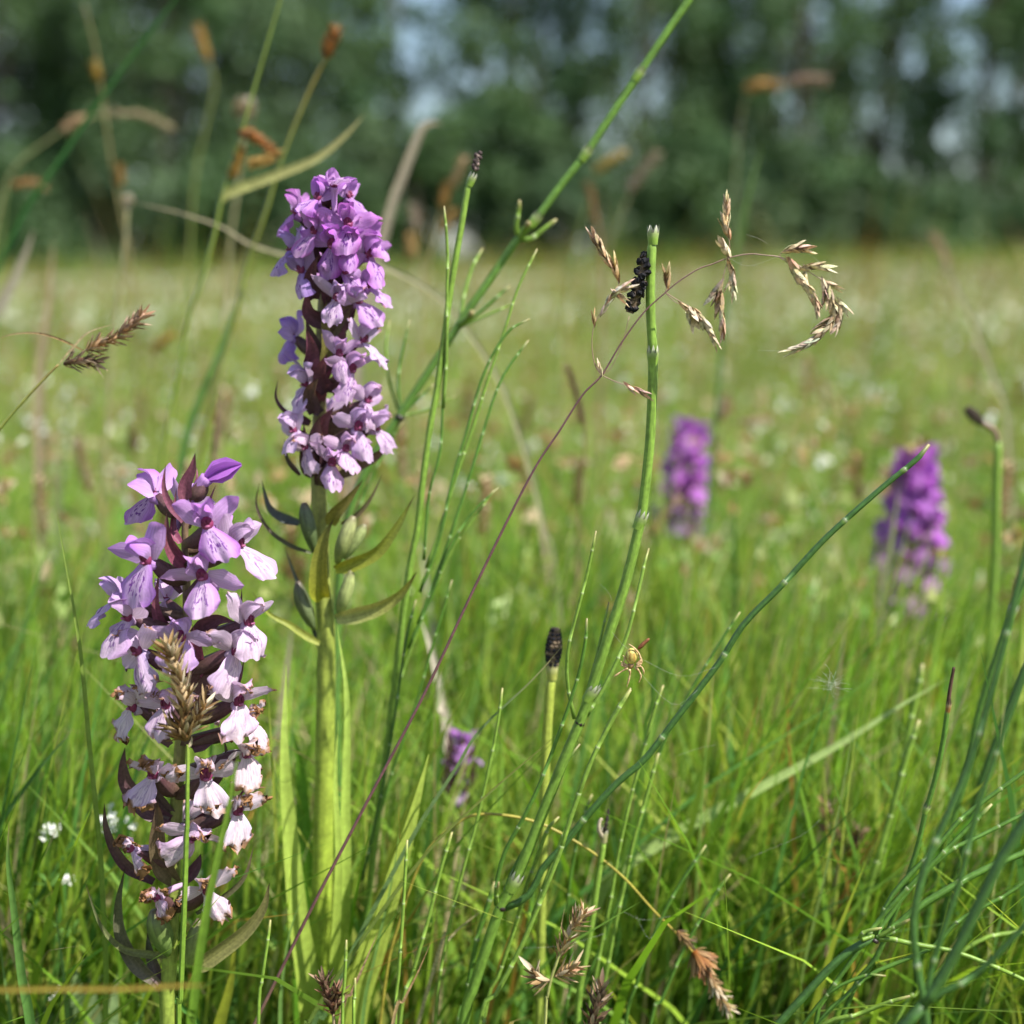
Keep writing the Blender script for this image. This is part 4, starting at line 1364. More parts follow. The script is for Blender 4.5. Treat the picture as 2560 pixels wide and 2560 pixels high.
mbn.V = [tuple(c + crr.gauss(0, 0.00014) for c in v) for v in mbn.V]
tube(mbn, cone_line, np.linspace(0.0008, 0.0011, len(cone_line)), [(0.14, 0.10, 0.065)], 6)
tag(mbn.build("cone", M_CONE, hroot, hb, smooth=False), "shrivelled black cone", None)


def spore_cone(root, base, p0, p1, w, Y, seed, black=0.8):
    """upright spore cone: rows of plates round an axis, each its own raised disc"""
    r = random.Random(seed)
    mb = MB()
    ax = p1 - p0
    L = np.linalg.norm(ax); ax /= L
    ref = np.array([0, 1.0, 0])
    a = np.cross(ax, ref); a /= np.linalg.norm(a)
    b = np.cross(ax, a)
    R = w / FPX * Y * 0.5
    core = np.array([p0 + ax * L * t for t in np.linspace(0, 1, 8)])
    prof = lambda t: math.sin(0.45 + t * 2.25) ** 0.7
    tube(mb, core, np.array([R * 0.85 * prof(t) for t in np.linspace(0, 1, 8)]), [(0.16, 0.11, 0.075)], 10)
    rows = 11
    for i in range(rows):
        t = (i + 0.5) / rows
        rr_ = R * prof(t)
        k = max(5, int(11 * prof(t)))
        for j in range(k):
            an = 2 * math.pi * (j + 0.5 * (i % 2)) / k
            n = math.cos(an) * a + math.sin(an) * b
            tt = np.cross(ax, n)
            c = p0 + ax * L * t + n * rr_ * 0.9
            s = min(R * 0.36, L / rows * 0.55)
            V = []
            for (dn, sc) in ((0, 0.8), (rr_ * 0.16, 1.0), (rr_ * 0.22, 0.55)):
                for q in range(6):
                    h = 2 * math.pi * q / 6
                    V.append(c + n * dn + (math.cos(h) * tt + math.sin(h) * ax * 0.85) * s * sc)
            F = [(m * 6 + q, m * 6 + (q + 1) % 6, m * 6 + 6 + (q + 1) % 6, m * 6 + 6 + q) for m in range(2) for q in range(6)] + [tuple(range(12, 18))]
            cc = (0.022, 0.022, 0.028) if r.random() < black else (0.20, 0.15, 0.10)
            mb.add(V, F, [cc] * 18)
    return mb.build("cone", M_CONE, root, base)


# young fertile horsetail with its black cone
st = [e1(497, 1050), e1(490, 1100), e1(472, 1300), e1(460, 1500), e1(450, 1700), e1(440, 1932), (1355, 2200), (1348, 2560)]
r2, b2 = horsetail("yellow-green horsetail with a plump upright black spore cone", st, 0.415, 25, 24, (0.32, 0.38, 0.06), (0.19, 0.28, 0.05), gap=0.0, lean=0.3)
spore_cone(r2, b2, P(*e1(497, 1030), 0.415), P(*e1(520, 745), 0.415), 40, 0.415, 3)
sheath(r2, b2, P(*e1(495, 1100), 0.415), np.array([0.02, 0, 1.0]), 0.00150, c0=(0.34, 0.36, 0.08), c1=(0.40, 0.33, 0.18), white=False, h=0.0048, teeth=7)

# horsetail stem with withered black tip, standing by the first
st = [e2(918, 600), e2(905, 680), e2(870, 900), e2(835, 1150), e2(795, 1380), e2(765, 1560), e2(740, 1800)]
r3, b3 = horsetail("stout horsetail shoot ending in a crumpled dark withered cone", st, 0.40, 17, 20, HGL, HG, lean=0.4)
wl_ = MB()
wl_p = [P(*e2(905, 600), .40), P(*e2(925, 540), .399), P(*e2(935, 490), .40), P(*e2(942, 425), .401)]
tube(wl_, catmull(np.array(wl_p), 5), np.linspace(0.0007, 0.0004, 16) * (1 + 0.3 * np.sin(np.arange(16) * 2.1)), [(0.03, 0.025, 0.02)], 7)
tube(wl_, catmull(np.array([P(*e2(905, 610), .4), P(*e2(880, 560), .398), P(*e2(888, 500), .398), P(*e2(905, 490), .398)]), 5), np.linspace(0.0008, 0.0004, 16), [(0.42, 0.36, 0.26)], 7)
wl_.build("cone", M_CONE, r3, b3)
sheath(r3, b3, P(*e2(912, 640), .40), np.array([0.05, 0, 1]), 0.00095, c0=(0.35, 0.33, 0.16), c1=(0.05, 0.04, 0.03), white=True, h=0.004, teeth=6)

# thin jointed shoots in the tuft (each a plant of its own)
SH = [
    ([(1490 + 0, 1990)], None),
]
shoots = [
    ("slim green shoot nearest the black-coned horsetail, ending in a yellow tip", [(1256, 1720), (1247, 1790), (1236, 1854), (1210, 1975), (1185, 2080), (1160, 2166), (1120, 2330), (1090, 2540)], 0.392, 8, 12, HGL),
    ("long slim shoot leaning past the spider towards the light", [(1850, 1530), (1785, 1630), (1704, 1767), (1643, 1898), (1612, 2013), (1562, 2205), (1512, 2339), (1459, 2473), (1440, 2560)], 0.41, 7, 11, HG),
    ("slim jointed shoot with a pale tip between the withered cone and the rusty sedge head", [(1765, 2113), (1734, 2159), (1692, 2224), (1635, 2335), (1585, 2480), (1566, 2549)], 0.40, 9, 11, HG),
    ("outermost slim jointed shoot of the tuft beside the rusty sedge head", [(1826, 2185), (1796, 2224), (1754, 2293), (1704, 2385), (1650, 2511), (1627, 2557)], 0.40, 9, 11, HG),
    ("straight jointed shoot close by the withered cone", [e2(1270, 60), e2(1180, 380), e2(1110, 620), e2(1040, 950), e2(985, 1200), e2(930, 1500), e2(880, 1820)], 0.405, 10, 12, HGL),
    ("short jointed shoot with a blunt yellow tip above the tuft's dark joint", [e2(620, 475), e2(545, 560), e2(470, 760), e2(400, 950), e2(330, 1200), e2(230, 1500), e2(130, 1800)], 0.39, 10, 14, HGL),
    ("jointed shoot running up beside the main horsetail below the spider", [e1(1040, 1170), e1(1000, 1230), e1(900, 1400), e1(760, 1680), e2(700, 470), e2(620, 720), e2(460, 1120), e2(360, 1350), e2(200, 1650), e2(100, 1830)], 0.378, 12, 15, HGL),
    ("fine jointed shoot rising between the spider and the dark diagonal branch", [e1(1265, 1140), e1(1220, 1260), e1(1170, 1430), e1(1100, 1700), e2(1100, 300), e2(1010, 700), e2(960, 1000), e2(910, 1240), e2(840, 1620), e2(810, 1820)], 0.405, 9, 12, HGL),
    ("jointed shoot with pale rings crossing low behind the sedge heads", [e2(835, 330), e2(790, 450), e2(740, 620), e2(690, 900), e2(680, 1130), e2(700, 1350), e2(690, 1600), e2(660, 1820)], 0.415, 9, 11, HG),
    ("dark green shoot on the orchid side of the horsetail tuft", [e2(200, 900), e2(160, 1040), e2(90, 1250), e2(40, 1500), e2(0, 1750), (1145, 2560)], 0.395, 14, 16, HG),
    ("pale jointed shoot leaning out of the tuft towards the tall orchid's leaf", [(1130, 1960 + 120), (1100, 2180), (1070, 2300), (1030, 2440), (1000, 2555)], 0.385, 10, 12, HGL),
    ("upright jointed shoot with a yellow tip before the green orchid leaf", [(1018, 2100), (1012, 2200), (1006, 2300), (996, 2440), (988, 2555)], 0.375, 9, 12, HGL),
    ("short jointed shoot standing low before the tall orchid's leaf", [(866, 2350), (864, 2400), (860, 2480), (856, 2560)], 0.365, 9, 11, HGL),
    ("tiny jointed shoot rising by the panicle stem's foot", [(888, 2445), (886, 2500), (884, 2560)], 0.368, 9, 10, HGL),
    ("jointed shoot between the panicle stem and the faded orchid", [(676, 2300), (668, 2360), (655, 2450), (646, 2555)], 0.372, 9, 11, HGL),
    ("blurred jointed shoot beside the pale diagonal leaf", [(2306, 1660), (2295, 1720), (2275, 1810), (2255, 1920), (2235, 2000), (2200, 2160), (2180, 2300)], 0.47, 16, 16, HGL),
    ("leaning blurred jointed stem in the tangle of shoots", [(2298, 1800), (2270, 1880), (2240, 1990), (2190, 2160), (2150, 2300), (2090, 2450), (2060, 2560)], 0.44, 15, 16, HGL),
    ("thin blurred jointed shoot leaning over the tangle", [(2480, 2010), (2400, 2090), (2330, 2160), (2260, 2230), (2190, 2310), (2130, 2400), (2060, 2500), (2040, 2560)], 0.375, 12, 14, HG),
]
for (lab, pts, Y, w0, w1, c) in shoots:
    horsetail(lab, pts, Y, w0, w1, c, lerp(c, HGD, 0.4), gap=0.013, lean=0.35, tipc=(0.30, 0.27, 0.10))

# brown-tipped stem on the right
st = [(2373, 1751), (2369, 1775), (2360, 1842), (2344, 1925), (2323, 2000), (2316, 2019), (2295, 2114), (2266, 2204), (2226, 2313), (2186, 2403), (2114, 2523)]
r5, b5 = horsetail("dark green horsetail shoot with a thin dead brown tip and an orange band", st, 0.38, 13, 17, HG, HGD, gap=0.0, lean=0.5, nodes_px=[(2316, 2022, 4, -10, 15, False)], tipc=(0.30, 0.14, 0.03))
mbt = MB()
tube(mbt, catmull(path([(2370, 1765), (2374, 1730), (2380, 1695), (2385, 1668)], 0.38), 4), np.linspace(0.0006, 0.0004, 13), [(0.10, 0.055, 0.04)], 8, 0.1)
mbt.build("dead_tip", M_DRY, r5, b5)
sheath(r5, b5, P(2369, 1780, .38), np.array([0.1, 0, 1]), 0.00065, c0=(0.24, 0.12, 0.03), c1=(0.03, 0.02, 0.015), white=False, h=0.003)

# low horsetail at the right with branches fanning out
st = [(2186, 2345), (2150, 2362), (2114, 2385), (2070, 2425), (2023, 2476), (1947, 2559)]
rb_ = [
    ([(2190, 2345), (2222, 2331), (2295, 2269), (2403, 2204), (2480, 2165), (2560, 2132), (2640, 2090)], 20, HG, 0.006),
    ([(2190, 2348), (2215, 2345), (2284, 2360), (2382, 2378), (2490, 2418), (2560, 2450), (2640, 2490)], 14, HGL, -0.004),
    ([(2186, 2340), (2197, 2313), (2222, 2251), (2269, 2193), (2330, 2131), (2400, 2050), (2470, 1995), (2560, 1930), (2630, 1870)], 14, HG, 0.004),
    ([(2188, 2340), (2215, 2300), (2280, 2215), (2370, 2130), (2450, 2090), (2560, 2035), (2640, 2000)], 13, HG, 0.008),
    ([(2186, 2338), (2150, 2350), (2160, 2330), (2205, 2320)], 12, HGL, -0.004),
    ([(2190, 2345), (2240, 2318), (2275, 2298)], 12, HGL, -0.004),
    ([(2060, 2540), (2110, 2495), (2170, 2440), (2260, 2400), (2330, 2370), (2400, 2300), (2520, 2235), (2560, 2205), (2640, 2160)], 13, HG, 0.0),
    ([(2070, 2556), (2140, 2538), (2210, 2510), (2275, 2490)], 14, HGL, -0.008),
    ([(2020, 2545), (2090, 2470), (2180, 2435), (2215, 2440)], 11, HG, -0.004),
]
horsetail("sprawling horsetail with branches fanning low to one side", st, 0.375, 20, 27, HGD, HGD, rb_, lean=1.0, dark_nodes=[(2188, 2350, 20)])
horsetail("low horsetail shoot curving away under the fanning branches", [(2640, 2330), (2560, 2330), (2480, 2340), (2430, 2362), (2380, 2400), (2300, 2480), (2240, 2555)], 0.40, 11, 13, HGL, HG, gap=0.013, lean=0.5)

# blurred horsetail close to the lens
st = [(2640, 1900), (2560, 2059), (2512, 2132), (2440, 2277), (2367, 2422), (2295, 2530), (2250, 2580)]
fbr = [
    ([(2310, 2510), (2291, 2403), (2284, 2295), (2313, 2168), (2367, 2041), (2430, 1890), (2500, 1650), (2560, 1400), (2600, 1250)], 24, HGD, 0.010),
    ([(2315, 2505), (2335, 2400), (2400, 2200), (2450, 2000), (2520, 1800), (2600, 1560)], 18, HGD, 0.004),
    ([(2320, 2505), (2420, 2450), (2500, 2380), (2640, 2230)], 20, HGD, -0.005),
]
horsetail("thick out-of-focus dark horsetail leaning close in front of the fanning branches", st, 0.30, 28, 36, HGD, (0.04, 0.10, 0.022), fbr, lean=0.9)

# horsetails behind, left of the panicle stem
st = [(1180, 440), (1168, 475), (1149, 590), (1126, 724), (1112, 830), (1092, 973), (1081, 1030), (1070, 1100), (1056, 1206), (1045, 1309), (1022, 1435), (1000, 1600), (975, 1800), (950, 2000), (920, 2250), (900, 2480)]
lbr = [
    ([(1108, 1020), (1116, 900), (1117, 760), (1119, 640), (1116, 580), (1110, 515)], 10, HGL, -0.004),
    ([(1060, 1400), (1072, 1240), (1100, 1130), (1107, 1000), (1112, 900), (1108, 840)], 9, HG, 0.0),
    ([(1065, 1420), (1097, 1330), (1141, 1190), (1185, 1060), (1216, 960), (1260, 830), (1295, 720), (1343, 622)], 10, HGL, 0.004),
    ([(1050, 1480), (1100, 1340), (1128, 1210), (1172, 1060), (1200, 960), (1235, 880), (1275, 825), (1325, 797)], 10, HG, 0.002),
    ([(1045, 1560), (1105, 1400), (1165, 1220), (1205, 1090), (1240, 980), (1270, 920), (1322, 850)], 10, HG, 0.006),
    ([(1020, 1620), (1075, 1500), (1120, 1380), (1160, 1310), (1200, 1262), (1245, 1220)], 9, HG, 0.0),
    ([(1000, 1700), (1050, 1560), (1090, 1460), (1140, 1360), (1190, 1290), (1235, 1225)], 8, HGL, 0.003),
    ([(935, 2080), (990, 1900), (1040, 1760), (1085, 1600), (1130, 1450)], 10, HG, 0.0),
    ([(905, 2200), (950, 2000), (985, 1800), (1015, 1600), (1040, 1500)], 10, HGD, -0.004),
]
r6, b6 = horsetail("slightly blurred horsetail with many upright thin branches and a small dark withered tip", st, 0.428, 15, 20, HGL, HG, lbr, lean=0.3, nodes_px=[(1178, 450, 4, -10, 17, True)])
mbt = MB()
for i in range(14):
    t = i / 13
    p = P(1186 + 10 * t + rng.uniform(-7, 7), 425 - 40 * t + rng.uniform(-3, 3), 0.428)
    d = np.array([rng.gauss(0, 1) for _ in range(3)]); d /= np.linalg.norm(d)
    tube(mbt, np.array([p - d * .0007, p, p + d * .0007]), np.array([.0004, .0008, .0004]), [(0.06, 0.045, 0.045) if i % 4 else (0.3, 0.22, 0.2)], 6)
mbt.build("cone", M_CONE, r6, b6)

# long leaning horsetail reaching out of the top
st = [(1800, -110), (1722, 0), (1660, 90), (1597, 185), (1530, 285), (1464, 384), (1400, 465), (1338, 550), (1305, 583), (1230, 690), (1153, 802), (1080, 915), (1007, 1027), (930, 1150), (880, 1260), (850, 1420), (840, 1700), (850, 2100), (860, 2400)]
dbr = [
    ([(1297, 590), (1290, 570), (1296, 530), (1299, 500)], 15, HGL, -0.004),
    ([(1305, 600), (1330, 595), (1365, 568), (1392, 548)], 16, HGL, 0.0),
    ([(1300, 595), (1315, 570), (1322, 555)], 20, HGL, -0.006),
    ([(1150, 810), (1160, 740), (1180, 670), (1207, 620)], 12, HGL, 0.006),
    ([(1155, 812), (1200, 780), (1240, 745), (1275, 715)], 11, HG, 0.0),
    ([(1155, 815), (1190, 800), (1260, 770), (1290, 755)], 9, HGL, 0.0),
    ([(1150, 812), (1172, 795), (1180, 778)], 22, HGL, -0.006),
    ([(1000, 1040), (975, 960), (965, 870), (975, 800)], 9, HGL, 0.006),
    ([(1004, 1038), (995, 950), (1010, 860), (1025, 800)], 9, HG, 0.0),
    ([(1006, 1036), (1030, 1010), (1060, 985), (1085, 960)], 10, HG, 0.0),
    ([(1006, 1040), (1050, 1030), (1090, 1015), (1140, 990)], 8, HGL, 0.0),
    ([(865, 1350), (905, 1250), (960, 1130), (1010, 1050)], 10, HG, 0.0),
]
horsetail("long leaning horsetail slanting up across the trees with short whorled branches", st, 0.475, 18, 23, (0.13, 0.25, 0.04), (0.06, 0.15, 0.035), dbr, lean=0.3, dark_nodes=[(1000, 1042, 24)],
          nodes_px=[(1464, 384, 6, -9, 22, False), (1597, 185, 6, -9, 21, False), (1338, 550, 6, -8, 22, False)])

# right-hand background horsetails
st = [(2495, 1100), (2492, 1200), (2487, 1407), (2475, 1573), (2460, 1750), (2440, 2000), (2430, 2300)]
r7, b7 = horsetail("blurred upright horsetail topped by a bent dark cone near the full violet orchid", st, 0.55, 20, 22, HGL, HG, lean=0.3)
spore_cone(r7, b7, P(2455, 1058, .55), P(2415, 1020, .55), 26, 0.55, 9)
mbt = MB(); tube(mbt, catmull(path([(2494, 1105), (2488, 1080), (2470, 1066), (2450, 1055)], .55), 4), 0.0011, [(0.28, 0.20, 0.14)], 8); mbt.build("tip", M_DRY, r7, b7)
horsetail("tall dark jointed stem leaning behind the close blurred horsetail", [(2640, 1280), (2560, 1460), (2520, 1560), (2480, 1680), (2445, 1790), (2420, 1920), (2385, 2040), (2340, 2200), (2300, 2400)], 0.44, 18, 20, HG, HGD, lean=0.4, nodes_px=[(2530, 1530, 4, -10, 20, True)])
horsetail("second dark jointed stem close beside the tall leaning one", [(2660, 1500), (2590, 1620), (2540, 1730), (2480, 1880), (2440, 2000), (2400, 2150), (2350, 2330)], 0.45, 18, 20, HGD, HGD, lean=0.4)


# ------------------------------------------------------------------ drooping grass panicle
YP = 0.378
def f1(x, y):
    return (1400 + 0.39337 * x, 460 + 0.39337 * y)

PURP = (0.15, 0.07, 0.075)
pst = [f1(1760, 800), f1(1730, 720), f1(1690, 630), f1(1600, 570), f1(1500, 510), f1(1400, 465), f1(1300, 452), f1(1200, 445), f1(1070, 470), f1(960, 512), f1(880, 540), f1(760, 615), f1(670, 690), f1(530, 820), f1(390, 1010), f1(265, 1215), (1457, 987), (1400, 1075), (1325, 1192), (1192, 1457), (1060, 1736), (927, 1987), (795, 2239), (700, 2430), (636, 2560), (590, 2650), (548, 2730)]
ppx = to_ground(path(pst, YP), 0.6)
pb = np.array([ppx[-1][0], ppx[-1][1], 0.0])
pan = thing("panicle_grass", pb, "thin purple grass stem crossing the scene with a drooping panicle of straw spikelets", "grass")
mb = MB()
q = catmull(ppx, 6)
L = arclen(q); t = L / L[-1]
rad = np.interp(t, [0, 0.10, 0.2, 0.3, 0.6, 0.75, 1], [2.2, 3.2, 5.0, 7.0, 9.0, 13.0, 14.0]) / FPX * YP * 0.5
cols = [lerp((0.42, 0.30, 0.22), PURP, min(1, x / 0.12)) if x < 0.6 else lerp(PURP, (0.24, 0.17, 0.09), min(1, (x - 0.6) / 0.12)) if x < 0.78 else lerp((0.24, 0.17, 0.09), PURP, min(1, (x - 0.78) / .2)) for x in t]
tube(mb, q, rad, cols, 8)
mb.build("stem", M_STEM, pan, pb)
STRAW = [(0.58, 0.45, 0.29), (0.50, 0.36, 0.21), (0.64, 0.52, 0.36), (0.42, 0.27, 0.14)]


def scale_mesh(mb, O, ax, side, L, w, c0, c1, bulge):
    """one husk: a small boat-shaped pointed scale"""
    n = np.cross(ax, side)
    pr = [(0, 0.25), (0.25, 0.9), (0.55, 1.0), (0.8, 0.6), (1.0, 0.04)]
    V, C = [], []
    for (t, k) in pr:
        for s in (-1, 0, 1):
            V.append(O + ax * L * t + side * s * w * 0.5 * k + n * (bulge * w * (math.sin(t * 2.6) * 0.8) - (abs(s) * 0.35 * w * k)))
            C.append(lerp(c0, c1, t))
    F = [(i * 3 + k, i * 3 + k + 1, i * 3 + k + 4, i * 3 + k + 3) for i in range(4) for k in range(2)]
    mb.add(V, F, C)


def spikelet(root, base, uv, ang, L=0.0075, w=0.0016, Y=YP, seed=0, tint=None, name="spikelet", nsc=7):
    """a grass spikelet of overlapping husks; ang = direction in the picture, degrees, 0 right, 90 up"""
    r = random.Random(seed)
    mb = MB()
    a = math.radians(ang)
    ax0 = np.array([math.cos(a), r.uniform(-.15, .15), math.sin(a)])
    ax0 /= np.linalg.norm(ax0)
    O = P(uv[0], uv[1], Y)
    O = O - ax0 * L * 0.5
    ref = np.array([0, 1.0, 0])
    s0 = np.cross(ax0, ref); s0 /= np.linalg.norm(s0)
    c = tint or r.choice(STRAW)
    for i in range(nsc):
        t = i / nsc
        sg = 1 if i % 2 else -1
        an = r.uniform(-0.8, 0.8) + (math.pi if sg < 0 else 0)
        rad = rot_about(s0, ax0, an)
        ax = ax0 + rad * r.uniform(0.03, 0.17)
        ax /= np.linalg.norm(ax)
        n = rad - ax * (rad @ ax); n /= np.linalg.norm(n)
        side = np.cross(n, ax)
        cc = tuple(x * r.uniform(0.8, 1.2) for x in c)
        scale_mesh(mb, O + ax0 * L * t * 0.6 + rad * w * 0.12, ax, side, L * r.uniform(0.42, 0.58), w * 0.75, lerp(cc, (0.2, 0.1, 0.04), 0.3), lerp(cc, (0.75, 0.66, 0.5), 0.4), 0.5)
    mb.build(name, M_DRY, root, base)


def branchlet(root, base, pts, Y, w=2.2, c=(0.30, 0.18, 0.14), name="branchlet"):
    mb = MB()
    tube(mb, catmull(path(pts, Y), 5), np.linspace(w, w * 0.7, (len(pts) - 1) * 5 + 1) / FPX * Y * 0.5, [c], 6)
    mb.build(name, M_STEM, root, base)


BR = [
    [f1(265, 1215), f1(222, 1150), f1(203, 1020), f1(212, 920), f1(240, 850), f1(290, 770), f1(340, 700)],
    [f1(265, 1215), f1(330, 1160), f1(400, 1000), f1(440, 840)],
    [f1(265, 1215), f1(350, 1255), f1(430, 1282), f1(500, 1310), f1(555, 1335)],
    [f1(385, 730), f1(370, 620), f1(330, 540), f1(300, 470), f1(240, 390)],
    [f1(670, 690), f1(680, 640), f1(680, 600)],
    [f1(670, 690), f1(760, 745), f1(850, 800), f1(930, 890), f1(985, 990)],
    [f1(670, 690), f1(720, 740), f1(790, 780)],
    [f1(1070, 470), f1(1078, 400), f1(1070, 310), f1(1062, 200)],
    [f1(1070, 470), f1(1050, 430), f1(1040, 410)],
    [f1(1070, 470), f1(1040, 580), f1(1030, 640), f1(1030, 780), f1(1035, 920)],
    [f1(1070, 470), f1(1085, 520), f1(1100, 610), f1(1102, 690)],
    [f1(1390, 465), f1(1415, 430), f1(1460, 418), f1(1520, 405)],
    [f1(1395, 467), f1(1440, 495), f1(1500, 560), f1(1580, 670), f1(1630, 780)],
    [f1(1560, 545), f1(1600, 528), f1(1680, 528)],
    [f1(1555, 545), f1(1555, 590), f1(1575, 640)],
    [f1(1690, 632), f1(1740, 650)],
    [f1(1690, 632), f1(1685, 690), f1(1720, 760)],
    [f1(1760, 800), f1(1750, 880), f1(1700, 890), f1(1650, 960), f1(1560, 1020), f1(1470, 1060)],
    [f1(1730, 720), f1(1760, 745), f1(1800, 775)],
]
for pts in BR:
    branchlet(pan, pb, pts, YP)
GOLD = (0.44, 0.24, 0.08)
SPK = [
    (215, 850, 95, .006, .0010, GOLD), (290, 775, 60, .008, .0013, None), (335, 712, 50, .008, .0014, None), (405, 660, 25, .009, .0022, (0.66, 0.55, 0.42)), (385, 715, -40, .008, .0014, None),
    (218, 345, 118, .009, .0017, (0.58, 0.44, 0.30)), (245, 390, 120, .009, .0018, None), (275, 430, 115, .008, .0017, None), (290, 480, 125, .008, .0015, None), (350, 530, 105, .010, .0019, GOLD),
    (248, 1170, 110, .006, .0012, (0.7, 0.6, 0.45)), (450, 1300, -45, .0065, .0013, (0.62, 0.42, 0.36)), (525, 1322, -30, .008, .0014, (0.45, 0.24, 0.2)),
    (678, 580, 95, .0095, .0019, (0.42, 0.24, 0.09)),
    (810, 800, -45, .008, .0015, None), (840, 850, -70, .009, .003, (0.66, 0.52, 0.38)), (885, 850, -60, .008, .002, None), (915, 880, -55, .009, .002, None), (945, 920, -60, .009, .0020, None), (965, 960, -65, .008, .0016, None), (985, 1000, -65, .007, .0012, None),
    (1040, 405, 125, .008, .0022, None), (1050, 280, 115, .008, .0018, GOLD), (1050, 240, 100, .009, .0019, None), (1060, 180, 95, .009, .0018, None), (1055, 110, 95, .007, .0013, None),
    (988, 690, -120, .010, .0024, (0.36, 0.27, 0.19)), (1015, 775, -95, .010, .0028, None), (1030, 860, -85, .009, .0018, None), (1035, 930, -90, .008, .0015, None),
    (1085, 535, -70, .008, .0014, None), (1100, 605, -90, .008, .0016, (0.62, 0.5, 0.36)), (1075, 635, -110, .006, .0013, None), (1103, 680, -85, .008, .0015, None),
    (1495, 405, 15, .009, .0022, (0.64, 0.5, 0.32)), (1545, 412, -5, .009, .0024, (0.64, 0.52, 0.36)), (1470, 515, -60, .007, .0013, None), (1495, 555, -65, .010, .0022, None), (1525, 600, -50, .010, .0024, None), (1560, 640, -45, .009, .0020, None), (1590, 690, -55, .009, .0022, None), (1615, 730, -65, .009, .0020, None), (1632, 785, -80, .008, .0014, None),
    (1605, 525, 8, .009, .0018, None), (1665, 525, -8, .010, .0019, (0.66, 0.54, 0.38)), (1557, 590, -85, .008, .0015, None),
    (1738, 648, -28, .008, .0014, (0.62, 0.5, 0.34)), (1680, 665, -80, .008, .0016, None), (1695, 720, -100, .009, .0018, None), (1725, 745, -85, .009, .0016, None), (1800, 775, -50, .009, .0016, (0.64, 0.54, 0.4)), (1770, 765, -30, .007, .0014, None),
    (1745, 800, -75, .009, .002, None), (1770, 840, -95, .009, .0020, None), (1762, 890, -115, .009, .0019, (0.66, 0.55, 0.42)), (1725, 880, -120, .009, .0020, None), (1690, 885, -140, .010, .0022, None), (1665, 930, -150, .009, .0022, None), (1650, 965, -130, .008, .0018, None), (1610, 990, -150, .009, .0018, (0.68, 0.57, 0.44)), (1555, 1025, -155, .010, .0018, (0.66, 0.56, 0.42)), (1490, 1052, -160, .009, .0016, (0.68, 0.57, 0.44)),
]
for i, (x, y, a, L, w, c) in enumerate(SPK):
    spikelet(pan, pb, f1(x, y), a, L * 0.86, w * 0.98, seed=500 + i, tint=c)


# ------------------------------------------------------------------ sedges
SCALE_ME = {}


def scale_objs(root_part, base, pts, Y, wpx, n, Ls, ws, pal, seed, spread=0.6):
    """husks set one by one round a spike; each is its own mesh piece sharing a few shapes"""
    r = random.Random(seed)
    pp = catmull(path(pts, Y), 8)
    Ltot = arclen(pp)
    T = tangents(pp)
    R = wpx / FPX * Y * 0.5
    for i in range(n):
        t = (i + 0.5) / n
        k = int(t * (len(pp) - 1))
        ax0 = T[k]
        ref = np.array([0, 1.0, 0])
        s0 = np.cross(ax0, ref); s0 /= np.linalg.norm(s0)
        an = i * 2.39996 + r.uniform(-.3, .3)
        rad = rot_about(s0, ax0, an)
        prof = math.sin(0.5 + t * 2.3) ** 0.6
        ax = ax0 * 0.9 + rad * spread * r.uniform(0.35, 1.75)
        ax /= np.linalg.norm(ax)
        nrm = rad - ax * (rad @ ax); nrm /= np.linalg.norm(nrm)
        side = np.cross(nrm, ax)
        ci = r.randrange(len(pal))
        key = (ci, tuple(pal[ci]))
        if key not in SCALE_ME:
            mb = MB()
            c = pal[ci]
            scale_mesh(mb, np.zeros(3), np.array([0, 0, 1.0]), np.array([1.0, 0, 0]), 1.0, 0.36, lerp(c, (0.10, 0.05, 0.02), 0.35), lerp(c, (0.7, 0.58, 0.4), 0.15), 0.5)
            o = mb.build("husk", M_DRY)
            SCALE_ME[key] = o.data
            bpy.data.objects.remove(o)
        o = bpy.data.objects.new("husk", SCALE_ME[key])
        COL.objects.link(o)
        L = Ls * r.uniform(0.8, 1.25)
        from mathutils import Matrix
        n2 = np.cross(np.array([0, 0, 1.0]), np.array([1.0, 0, 0]))
        Mx = Matrix(((side[0], nrm[0], ax[0]), (side[1], nrm[1], ax[1]), (side[2], nrm[2], ax[2]))).to_4x4()
        loc = pp[k] + rad * R * prof * 0.35 - np.array(base)
        o.matrix_basis = Matrix.Translation(Vector(loc)) @ Mx @ Matrix.Diagonal((L * ws, L * ws, L, 1))
        o.parent = root_part


